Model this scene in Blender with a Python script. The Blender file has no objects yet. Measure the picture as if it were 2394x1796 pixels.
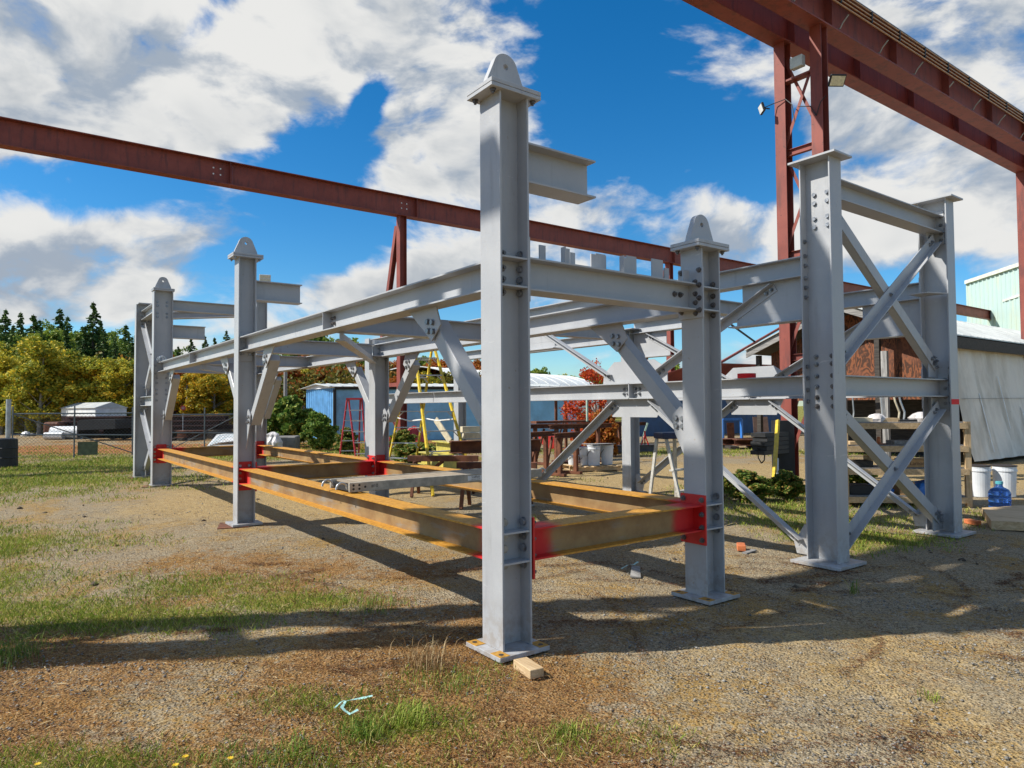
import bpy, math, random
import numpy as np
from mathutils import Vector, Matrix
random.seed(7); rng = np.random.default_rng(7)
S = bpy.context.scene
COL = S.collection
R = math.radians

# ------------------------------------------------------------------ camera
YAW, PITCH, ROLL = 0.635, 0.0338, 0.0069
CX, CY, CH = -3.8068, -2.7492, 1.6
fw = Vector((math.cos(YAW)*math.cos(PITCH), math.sin(YAW)*math.cos(PITCH), math.sin(PITCH)))
rt = Vector((-math.sin(YAW), math.cos(YAW), 0))      # the scene's X/Y axes are left-handed to the eye, see FLIP below
up = Vector((-math.cos(YAW)*math.sin(PITCH), -math.sin(YAW)*math.sin(PITCH), math.cos(PITCH)))
# world = (X, -Y, Z) of the survey frame, so that right stays right
def FL(p): return Vector((p[0], -p[1], p[2]))
cam_d = bpy.data.cameras.new('camera'); cam = bpy.data.objects.new('camera', cam_d); COL.objects.link(cam)
cam_d.sensor_width = 36; cam_d.lens = 1620.09/2394*36; cam_d.clip_end = 4000; cam_d.clip_start = 0.05
f3, r3, u3 = FL(fw), FL(rt), FL(up)
cr, sr = math.cos(ROLL), math.sin(ROLL)
r_, u_ = r3*cr - u3*sr, u3*cr + r3*sr
M = Matrix((r_, u_, -f3)).transposed().to_4x4(); M.translation = FL((CX, CY, CH))
cam.matrix_world = M
S.camera = cam

# ------------------------------------------------------------------ light
SUN_EL = 43.1
trav = FL((-0.54, 1.0, 0)).normalized()
sdir = Vector((-trav.x, -trav.y, math.tan(R(SUN_EL)))).normalized()      # towards the sun
sd = bpy.data.lights.new('sun', 'SUN'); sun = bpy.data.objects.new('sun', sd); COL.objects.link(sun)
sd.energy = 5.0; sd.angle = R(0.53); sd.color = (1.0, 0.95, 0.86)
sun.rotation_euler = sdir.to_track_quat('Z', 'Y').to_euler()
S.view_settings.view_transform = 'Standard'; S.view_settings.look = 'None'
S.view_settings.exposure = 0.34; S.view_settings.gamma = 1.0

def ray(u, v):
    """direction in the survey frame that the photo's pixel (u, v) looks along"""
    X, Y = (u-1197)/1620.09, (v-898)/1620.09
    x, y = X*cr - Y*sr, X*sr + Y*cr
    c, s = math.cos(PITCH), math.sin(PITCH)
    dep, upz = c + y*s, s - y*c
    return Vector((-x*math.sin(YAW)+dep*math.cos(YAW), x*math.cos(YAW)+dep*math.sin(YAW), upz))
def gp(u, v, z=0.0):
    r = ray(u, v); t = (z-CH)/r.z
    return Vector((CX+r.x*t, CY+r.y*t, z))
def dp(u, d, z=0.0):
    """ground point seen in column u at depth d metres"""
    l = (u-1197)/1620.09*d
    return Vector((CX-l*math.sin(YAW)+d*math.cos(YAW), CY+l*math.cos(YAW)+d*math.sin(YAW), z))
def zd(v, d, u=1197):
    """height seen at row v at depth d"""
    hor = 952.8 + .0069*(1197-u)
    return CH + (hor-v)/1620.09*d

# ------------------------------------------------------------------ node helpers
class NT:
    def __init__(s, tree): s.t = tree; s.n = tree.nodes; s.l = tree.links
    def add(s, typ, **k):
        n = s.n.new(typ)
        ins = k.pop('ins', {})
        for a, b in k.items(): setattr(n, a, b)
        for a, b in ins.items(): s.put(n.inputs[a], b)
        return n
    def put(s, sock, v):
        if isinstance(v, bpy.types.NodeSocket): s.l.new(v, sock)
        else:
            if sock.type == 'RGBA' and len(v) == 3: v = (*v, 1)
            sock.default_value = v
    def math(s, op, a, b=None, c=None, clamp=False):
        n = s.n.new('ShaderNodeMath'); n.operation = op; n.use_clamp = clamp
        s.put(n.inputs[0], a)
        if b is not None: s.put(n.inputs[1], b)
        if c is not None: s.put(n.inputs[2], c)
        return n.outputs[0]
    def vm(s, op, a, b=None, out=0):
        n = s.n.new('ShaderNodeVectorMath'); n.operation = op
        s.put(n.inputs[0], a)
        if b is not None: s.put(n.inputs[1], b)
        return n.outputs[out]
    def noise(s, vec, scale, detail=4, rough=.55, dist=0.0, out=0):
        n = s.n.new('ShaderNodeTexNoise'); s.put(n.inputs['Vector'], vec)
        n.inputs['Scale'].default_value = scale; n.inputs['Detail'].default_value = detail
        n.inputs['Roughness'].default_value = rough; n.inputs['Distortion'].default_value = dist
        return n.outputs[out]
    def ss(s, v, a, b, lo=0.0, hi=1.0):
        n = s.n.new('ShaderNodeMapRange'); n.interpolation_type = 'SMOOTHSTEP'
        s.put(n.inputs[0], v)
        for i, q in enumerate((a, b, lo, hi)): s.put(n.inputs[i+1], q)
        return n.outputs[0]
    def mix(s, f, a, b, blend='MIX'):
        n = s.n.new('ShaderNodeMix'); n.data_type = 'RGBA'; n.blend_type = blend
        s.put(n.inputs[0], f); s.put(n.inputs[6], a); s.put(n.inputs[7], b)
        return n.outputs[2]

# ------------------------------------------------------------------ sky
world = bpy.data.worlds.new('World'); S.world = world; world.use_nodes = True
w = NT(world.node_tree); w.n.clear()
wo = w.add('ShaderNodeOutputWorld'); bg = w.add('ShaderNodeBackground')
w.l.new(bg.outputs[0], wo.inputs[0])
sky = w.add('ShaderNodeTexSky', sky_type='NISHITA', sun_disc=False, sun_elevation=R(SUN_EL), altitude=300.0,
            air_density=1.0, dust_density=0.3, ozone_density=2.2)
sky.sun_rotation = math.atan2(sdir.x, sdir.y)
gen = w.add('ShaderNodeTexCoord').outputs['Generated']
sep = w.add('ShaderNodeSeparateXYZ', ins={0: gen})
az = w.math('ARCTAN2', sep.outputs[1], sep.outputs[0])
el = w.math('ARCSINE', sep.outputs[2])
ae = w.add('ShaderNodeCombineXYZ', ins={0: az, 1: el}).outputs[0]
den = w.math('ADD', w.math('MAXIMUM', sep.outputs[2], 0.0), 0.16)
cp = w.add('ShaderNodeCombineXYZ', ins={0: w.math('DIVIDE', sep.outputs[0], den), 1: w.math('DIVIDE', sep.outputs[1], den)}).outputs[0]
def azel(u, v):
    r = ray(u, v); r = FL(r).normalized()
    return math.atan2(r.y, r.x), math.asin(r.z)
# cloud banks (+) and clear gaps (-): where they stand in the sky, size in degrees, tilt
BL = [(330,150,26,12,-8,.24),(900,150,15,13,-20,.25),(1080,420,13,7,-35,.22),(420,330,16,5,-12,.25),
      (200,590,16,4.6,-14,.66),(170,720,8,1.8,-10,.25),(860,680,8,2.4,0,.22),(640,640,7,2,-5,.10),
      (1430,480,8,4.2,-28,.30),(1680,560,8,3.0,-18,.30),(2180,180,13,9,-30,.30),(2230,520,11,4.6,-5,.32),
      (1960,440,8,7,-30,.20),(1230,330,5,7,0,.16),(1850,120,7,6,-20,.14),(1500,90,7,3,0,.05),(1560,870,9,1.2,0,.12),(2100,420,8,4,0,.10),
      (730,320,7.5,4.6,-35,-.62),(880,225,2.4,1.6,-40,-.38),(680,150,1.8,1.1,-60,-.3),(850,260,1.6,2.2,20,-.3),(470,60,3.5,1.2,-50,-.22),
      (330,455,18,3.0,-13,-.60),(780,550,14,3.4,-9,-.60),(1330,200,6,7,10,-.36),(1560,300,10,9,0,-.33),(1800,330,4.5,8,0,-.3),
      (1560,700,9,2.6,0,-.35),(2060,640,8,2.2,0,-.30),(1900,760,16,2.2,0,-.30),(1300,800,15,2.2,0,-.30),(90,650,8,1.2,-10,-.3),(30,780,7,1.2,0,-.2)]
tot = None
for (u, v, ra, re, tilt, amp) in BL:
    a0, e0 = azel(u, v)
    m = w.add('ShaderNodeMapping', vector_type='TEXTURE')
    w.put(m.inputs['Vector'], ae); m.inputs['Location'].default_value = (a0, e0, 0)
    m.inputs['Rotation'].default_value = (0, 0, R(tilt)); m.inputs['Scale'].default_value = (R(ra), R(re), 1)
    ln = w.vm('LENGTH', m.outputs[0], out=1)
    b = w.ss(ln, 0.0, 1.35, amp, 0.0)
    tot = b if tot is None else w.math('ADD', tot, b)
wp = w.noise(cp, 1.4, 3, .5, out=1)
cpw = w.vm('ADD', cp, w.vm('SCALE', w.vm('SUBTRACT', wp, (.5, .5, .5))))
cpw.node.inputs[1]
sc = [n for n in w.n if n.type == 'VECT_MATH' and n.operation == 'SCALE'][-1]; sc.inputs['Scale'].default_value = .35
aes = w.vm('MULTIPLY', ae, (1.0, 1.75, 1.0))
wv = w.vm('SUBTRACT', w.noise(aes, 2.3, 3, .5, out=1), (.5, .5, .5)); wv2 = w.vm('SCALE', wv); wv2.node.inputs['Scale'].default_value = .22
aw = w.vm('ADD', aes, wv2)
n1 = w.noise(aw, 4.6, 9, .56)
n2 = w.noise(w.vm('ADD', aw, (.015, .075, 0)), 4.6, 6, .52)
n3 = w.noise(w.vm('ADD', aw, (5.2, 1.3, 0)), 3.1, 4, .5)
nf = w.noise(aw, 17, 7, .60, .2)
base = w.math('ADD', w.math('MULTIPLY_ADD', n1, 1.75, -.35), w.math('MULTIPLY', w.math('SUBTRACT', nf, .22), .42))
tot = w.math('MINIMUM', w.math('MAXIMUM', tot, -.50), .30)
dn = w.math('ADD', base, tot)
cov = w.ss(dn, .56, .86)
thick = w.ss(dn, .75, 1.25)
lit = w.ss(w.math('SUBTRACT', n1, n2), -.10, .06)
ccol = w.mix(lit, (.44, .52, .63, 1), (1.0, 1.0, .98, 1))
ccol = w.mix(w.math('MULTIPLY', w.math('MULTIPLY', thick, w.ss(n3, .36, .60)), .85), ccol, (.47, .53, .60, 1))
hs = w.add('ShaderNodeHueSaturation', ins={'Hue': .494, 'Saturation': 1.42, 'Value': 1.0, 'Color': sky.outputs[0]})
skyc = w.mix(1.0, hs.outputs[0], (.66, .86, .97, 1), 'MULTIPLY')
cs = w.vm('SCALE', ccol); cs.node.inputs['Scale'].default_value = 5.5
fin = w.mix(cov, skyc, cs)
w.l.new(fin, bg.inputs[0]); bg.inputs[1].default_value = 0.118

# ------------------------------------------------------------------ materials
MATS = {}
def mat(name, fn):
    if name in MATS: return MATS[name]
    m = bpy.data.materials.new(name); m.use_nodes = True
    t = NT(m.node_tree); b = t.n['Principled BSDF']; co = t.add('ShaderNodeTexCoord').outputs['Object']
    geo = t.add('ShaderNodeNewGeometry').outputs['Position']
    fn(t, b, co, geo); MATS[name] = m
    return m
def bump(t, b, h, st=.3, dist=.01):
    n = t.add('ShaderNodeBump', ins={'Height': h, 'Strength': st, 'Distance': dist}); t.l.new(n.outputs[0], b.inputs['Normal'])
def simple(name, c, rough=.6, var=.12, metal=0.0, nscale=6, bst=.15, dirt=None):
    def fn(t, b, co, geo):
        n = t.noise(geo, nscale, 6, .6)
        lo = tuple(x*(1-var*2) for x in c); hi = tuple(min(1, x*(1+var)) for x in c)
        col = t.mix(t.ss(n, .3, .7), lo, hi)
        if dirt:
            n2 = t.noise(geo, nscale*.35, 7, .65); col = t.mix(t.ss(n2, .55, .72, 0, .8), col, dirt)
        t.put(b.inputs['Base Color'], col); b.inputs['Metallic'].default_value = metal
        t.put(b.inputs['Roughness'], t.ss(n, .2, .8, max(.05, rough-.1), min(1, rough+.1)))
        if bst: bump(t, b, t.noise(geo, nscale*12, 3, .6), bst, .004)
    return mat(name, fn)
def f_grey(t, b, co, geo):
    n = t.noise(geo, 2.2, 6, .6); n2 = t.noise(geo, 55, 3, .6)
    st = t.noise(t.vm('MULTIPLY', geo, (9, 9, 1.1)), 1.0, 4, .6)
    c = t.mix(t.ss(n, .35, .7), (.375, .384, .400), (.425, .434, .446))
    c = t.mix(t.ss(st, .56, .74, 0, .55), c, (.30, .305, .315))
    zz = t.add('ShaderNodeSeparateXYZ', ins={0: geo}).outputs[2]
    mud = t.math('MULTIPLY', t.ss(zz, .45, .02, 0, 1), t.ss(t.noise(geo, 13, 6, .7), .42, .60))
    c = t.mix(t.math('MULTIPLY', mud, .42), c, (.23, .17, .11))
    scf = t.noise(t.vm('MULTIPLY', geo, (30, 30, 3)), 1.0, 5, .75, 1.5); c = t.mix(t.ss(scf, .66, .71, 0, .6), c, (.22, .20, .18))
    scl = t.noise(t.vm('MULTIPLY', geo, (2.2, 2.2, 16)), 1.3, 4, .7, .8); c = t.mix(t.ss(scl, .66, .71, 0, .55), c, (.56, .56, .55))
    sp = t.noise(geo, 21, 2, .5); c = t.mix(t.ss(sp, .735, .765, 0, .65), c, (.30, .25, .19))
    t.put(b.inputs['Base Color'], c); t.put(b.inputs['Roughness'], t.ss(n, .3, .7, .34, .48))
    b.inputs['Specular IOR Level'].default_value = .4
    bump(t, b, t.math('ADD', n2, t.math('MULTIPLY', t.noise(geo, 6, 3), 1.2)), .22, .005)
GREY = mat('grey_steel_paint', f_grey)
def f_under(t, b, co, geo):
    f_grey(t, b, co, geo)
def f_red(t, b, co, geo):
    n = t.noise(geo, 1.3, 7, .65); n2 = t.noise(t.vm('MULTIPLY', geo, (3, 3, .5)), 2.2, 5, .6)
    c = t.mix(t.ss(n, .3, .7), (.20, .040, .027), (.27, .062, .042))
    c = t.mix(t.ss(n2, .48, .68, 0, .7), c, (.115, .034, .030))
    sp = t.noise(geo, 14, 3, .6); c = t.mix(t.ss(sp, .64, .72, 0, .75), c, (.085, .028, .02))
    t.put(b.inputs['Base Color'], c); b.inputs['Roughness'].default_value = .62
    bump(t, b, t.noise(geo, 40, 3), .1, .004)
CRANE = mat('red_oxide_paint', f_red)
def f_bred(t, b, co, geo):
    n = t.noise(geo, 9, 5, .6)
    t.put(b.inputs['Base Color'], t.mix(t.ss(n, .35, .7), (.52, .012, .012), (.66, .022, .018))); b.inputs['Roughness'].default_value = .45
    bump(t, b, t.noise(geo, 70, 3), .12, .004)
BRED = mat('bright_red_paint', f_bred)
def f_rust(t, b, co, geo):
    # local x runs along the beam from its middle, |x| in metres; attribute end_x = half length
    at = t.add('ShaderNodeAttribute', attribute_name='end_x').outputs['Fac']
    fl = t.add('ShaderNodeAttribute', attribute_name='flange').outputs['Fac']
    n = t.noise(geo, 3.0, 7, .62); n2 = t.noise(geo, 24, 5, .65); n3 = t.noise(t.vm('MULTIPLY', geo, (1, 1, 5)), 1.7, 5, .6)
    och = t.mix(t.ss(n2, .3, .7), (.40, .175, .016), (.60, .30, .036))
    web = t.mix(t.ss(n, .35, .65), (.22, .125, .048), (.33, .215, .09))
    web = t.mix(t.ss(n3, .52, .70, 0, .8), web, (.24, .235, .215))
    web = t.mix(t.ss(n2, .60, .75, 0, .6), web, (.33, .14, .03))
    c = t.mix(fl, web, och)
    c = t.mix(t.ss(n3, .66, .80, 0, .5), c, (.20, .13, .07))
    edge = t.math('ADD', at, t.math('MULTIPLY', t.math('SUBTRACT', n, .5), .22))
    c = t.mix(t.ss(edge, .17, .34, 1, 0), c, (.58, .013, .013))
    t.put(b.inputs['Base Color'], c); b.inputs['Roughness'].default_value = .62
    bump(t, b, n2, .25, .003)
RUST = mat('rusty_mill_steel', f_rust)
def f_brown(t, b, co, geo):
    n = t.noise(geo, 5, 7, .65)
    t.put(b.inputs['Base Color'], t.mix(t.ss(n, .3, .7), (.075, .026, .013), (.20, .070, .030))); b.inputs['Roughness'].default_value = .8
BROWN = mat('brown_rusted_steel', f_brown)
BOLT = simple('bolt_zinc', (.30, .31, .33), .38, .2, .7, 20, .1)
NUTM = simple('bolt_dark', (.17, .155, .15), .5, .2, .5, 20, .1)
BASEY = simple('bare_rusted_patch', (.46, .235, .03), .7, .2, 0, 30, .2)
BLACK = simple('black_paint', (.02, .021, .023), .6, .2, 0, 8, .1)
WHITEP = simple('white_painted', (.74, .75, .74), .5, .08, 0, 3, .05, (.5, .47, .42))
WHITEPL = simple('white_plastic', (.70, .73, .76), .38, .06, 0, 4, .04)
YEL = simple('yellow_fibreglass', (.70, .50, .035), .5, .12, 0, 14, .1, (.5, .38, .12))
YELB = simple('yellow_paint_beam', (.50, .43, .09), .55, .12, 0, 7, .1, (.35, .3, .12))
LRED = simple('red_fibreglass', (.40, .018, .03), .5, .12, 0, 10, .1)
ALU = simple('aluminium', (.52, .53, .53), .42, .12, .6, 12, .05)
ALUM = simple('weathered_aluminium', (.56, .54, .49), .5, .12, .15, 12, .05, (.3, .27, .22))
def wood(name, a, b_, sc=1.0, vertical=False):
    def fn(t, b, co, geo):
        g = t.noise(t.vm('MULTIPLY', co, (1, 14, 14)) if not vertical else t.vm('MULTIPLY', co, (14, 14, 1)), 2.2*sc, 6, .62, .8)
        k = t.noise(co, 3, 5, .6)
        c = t.mix(t.ss(g, .3, .72), a, b_); c = t.mix(t.ss(k, .6, .75, 0, .5), c, tuple(x*.5 for x in a))
        t.put(b.inputs['Base Color'], c); b.inputs['Roughness'].default_value = .75
        bump(t, b, g, .25, .004)
    return mat(name, fn)
PINE = wood('pine_lumber', (.42, .28, .14), (.62, .46, .27))
PINEV = wood('pine_lumber_upright', (.42, .28, .14), (.62, .46, .27), vertical=True)
GREYW = wood('weathered_grey_wood', (.14, .135, .13), (.34, .33, .31))
GREYV = wood('weathered_grey_wood_upright', (.16, .155, .15), (.40, .39, .37), vertical=True)
DARKW = wood('old_dark_wood', (.022, .018, .015), (.075, .062, .05))
DECK = wood('worn_plywood_deck', (.26, .205, .14), (.42, .345, .25))
def f_ply(t, b, co, geo):
    d = t.noise(t.vm('MULTIPLY', geo, (1.4, 1.4, .5)), 1.3, 3, .5, 1.2)
    wv = t.math('SINE', t.math('MULTIPLY', t.math('ADD', d, t.math('MULTIPLY', t.noise(geo, 5, 3, .5), .25)), 60.0))
    c = t.mix(t.ss(wv, -.6, .9), (.060, .022, .010), (.22, .072, .026))
    c = t.mix(t.ss(t.noise(geo, .9, 3), .5, .62, 0, .6), c, (.17, .06, .03))
    t.put(b.inputs['Base Color'], c); b.inputs['Roughness'].default_value = .8
PLY = mat('orange_plywood', f_ply)
def f_tarp(t, b, co, geo):
    n = t.noise(t.vm('MULTIPLY', geo, (1, 1, .35)), 1.6, 7, .65); n2 = t.noise(geo, 6, 5, .7)
    c = t.mix(t.ss(n, .38, .68), (.76, .72, .63), (.55, .51, .43)); c = t.mix(t.ss(n2, .66, .76, 0, .5), c, (.2, .18, .14))
    t.put(b.inputs['Base Color'], c); b.inputs['Roughness'].default_value = .7
    bump(t, b, t.noise(t.vm('MULTIPLY', geo, (1, 1, .3)), 3.0, 4, .6), .6, .06)
TARP = mat('dirty_white_tarp', f_tarp)
def f_roofm(t, b, co, geo):
    n = t.noise(geo, 1.2, 6, .65)
    t.put(b.inputs['Base Color'], t.mix(t.ss(n, .35, .7), (.60, .62, .60), (.44, .46, .45))); b.inputs['Roughness'].default_value = .45
    b.inputs['Metallic'].default_value = .2
ROOFM = mat('white_metal_roof', f_roofm)
BLUEC = simple('blue_corrugated_paint', (.13, .36, .66), .5, .12, 0, 2, .05, (.16, .26, .40))
BLUEF = simple('blue_panel_paint', (.23, .52, .74), .55, .10, 0, 1.2, .05, (.14, .22, .30))
BLUED = simple('dark_blue_siding', (.03, .085, .20), .55, .12, 0, 2, .05)
BLUEB = simple('bright_blue_plastic', (.04, .20, .62), .4, .1, 0, 3, .05)
def f_teal(t, b, co, geo):
    n = t.noise(t.vm('MULTIPLY', geo, (1, 1, .25)), 1.1, 7, .65)
    c = t.mix(t.ss(n, .45, .72), (.44, .58, .55), (.50, .57, .47)); sp = t.noise(geo, 2.2, 6, .7)
    c = t.mix(t.ss(sp, .66, .76, 0, .5), c, (.36, .30, .16))
    t.put(b.inputs['Base Color'], c); b.inputs['Roughness'].default_value = .55
TEAL = mat('pale_teal_siding', f_teal)
TRIM = simple('pale_trim', (.66, .68, .60), .5, .1, 0, 2, .05, (.4, .33, .2))
FABW = simple('white_fabric_roof', (.76, .77, .74), .55, .05, 0, .6, .02, (.62, .61, .57))
GALV = simple('galvanised_pipe', (.42, .45, .47), .45, .12, .5, 5, .05)
CHAIN = simple('chain_link_wire', (.10, .11, .12), .5, .1, .3, 5, 0)
CONC = simple('grey_concrete', (.20, .19, .175), .9, .25, 0, 3, .4, (.09, .085, .07))
WRAP = simple('white_stretch_wrap', (.66, .62, .60), .25, .14, 0, 5, .1)
RUBBER = simple('tyre_rubber', (.018, .018, .02), .8, .2, 0, 9, .2)
DKSTEEL = simple('dark_red_steel', (.075, .028, .022), .7, .2, 0, 2, .1)
REDB = simple('red_canoe_hull', (.42, .028, .022), .4, .12, 0, 4, .05)
TAPE = simple('red_tape', (.74, .010, .015), .75, .05, 0, 9, .02)
NAVY = simple('navy_plastic', (.008, .018, .08), .4, .15, 0, 9, .05)
CREAM = simple('cream_timber', (.60, .53, .38), .7, .12, 0, 7, .1)
CARD = simple('cardboard', (.55, .31, .13), .8, .1, 0, 8, .1)
BRICK = simple('orange_brick', (.58, .17, .06), .85, .15, 0, 20, .3)
TEALT = simple('teal_plastic_tape', (.36, .62, .58), .4, .1, 0, 20, .05)
LAMPW = simple('lamp_housing', (.66, .68, .70), .4, .08, 0, 9, .02)
LENS = simple('lamp_lens', (.72, .68, .50), .2, .1, 0, 20, .02)
BOXG = simple('pale_junction_box', (.55, .60, .58), .5, .08, 0, 9, .02)
COPPER = simple('copper_conductor', (.50, .26, .12), .4, .15, .5, 9, .02)
PETAL = simple('yellow_petal', (.85, .55, .01), .5, .1, 0, 60, 0)
GREENP = simple('pale_green_paint', (.42, .58, .47), .5, .1, 0, 5, .05)
def f_jug(t, b, co, geo):
    b.inputs['Base Color'].default_value = (.10, .26, .72, 1); b.inputs['Transmission Weight'].default_value = .75
    b.inputs['Roughness'].default_value = .12; b.inputs['IOR'].default_value = 1.2
JUG = mat('blue_clear_plastic', f_jug)
def leafmat(name, a, b_, c_=None, tr=.3):
    def fn(t, b, co, geo):
        at = t.add('ShaderNodeAttribute', attribute_name='tint').outputs['Fac']
        oi = t.add('ShaderNodeObjectInfo').outputs['Random']
        n = t.noise(geo, .5, 3, .5)
        f = t.math('ADD', t.math('MULTIPLY', at, .55), t.math('ADD', t.math('MULTIPLY', oi, .35), t.math('MULTIPLY', t.math('SUBTRACT', n, .5), .8)))
        col = t.mix(t.ss(f, .1, .75), a, b_)
        if c_: col = t.mix(t.ss(at, .72, .9, 0, .9), col, c_)
        t.put(b.inputs['Base Color'], col); b.inputs['Roughness'].default_value = .6
        b.inputs['Specular IOR Level'].default_value = .25
        tl = t.add('ShaderNodeBsdfTranslucent'); t.put(tl.inputs[0], col)
        mx = t.add('ShaderNodeMixShader', ins={0: tr}); t.l.new(b.outputs[0], mx.inputs[1]); t.l.new(tl.outputs[0], mx.inputs[2])
        t.l.new(mx.outputs[0], t.n['Material Output'].inputs[0])
    return mat(name, fn)
L_GRN = leafmat('leaves_green', (.075, .15, .025), (.24, .33, .05), (.34, .36, .05))
L_YG = leafmat('leaves_yellow_green', (.17, .23, .03), (.56, .50, .06), (.80, .58, .05))
L_YEL = leafmat('leaves_yellow', (.24, .24, .025), (.68, .47, .035), (.78, .40, .02))
L_ORG = leafmat('leaves_orange', (.25, .085, .015), (.50, .20, .03), (.42, .05, .015))
L_RED = leafmat('leaves_red', (.30, .03, .012), (.58, .075, .02), (.62, .16, .02))
L_CON = leafmat('spruce_needles', (.035, .085, .02), (.10, .18, .04), (.16, .22, .05), .12)
L_BUSH = leafmat('bush_leaves', (.06, .14, .02), (.22, .34, .06), (.42, .44, .10))
L_WEED = leafmat('weed_leaves', (.06, .13, .02), (.22, .28, .05), (.40, .24, .06))
GRASSM = leafmat('grass_blades', (.09, .18, .015), (.32, .38, .045), (.52, .44, .13), .25)
STRAWM = leafmat('dry_straw', (.16, .085, .03), (.42, .29, .13), (.55, .42, .22), .15)
NEEDLE = leafmat('fallen_needles', (.07, .025, .010), (.21, .075, .022), (.30, .15, .06), .05)
BARK = simple('bark', (.085, .07, .055), .9, .3, 0, 9, .4)
BARKW = simple('pale_bark', (.34, .32, .28), .85, .25, 0, 5, .3, (.08, .07, .06))
PEB = simple('pebble_stone', (.27, .265, .26), .8, .35, 0, 13, .1)

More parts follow.
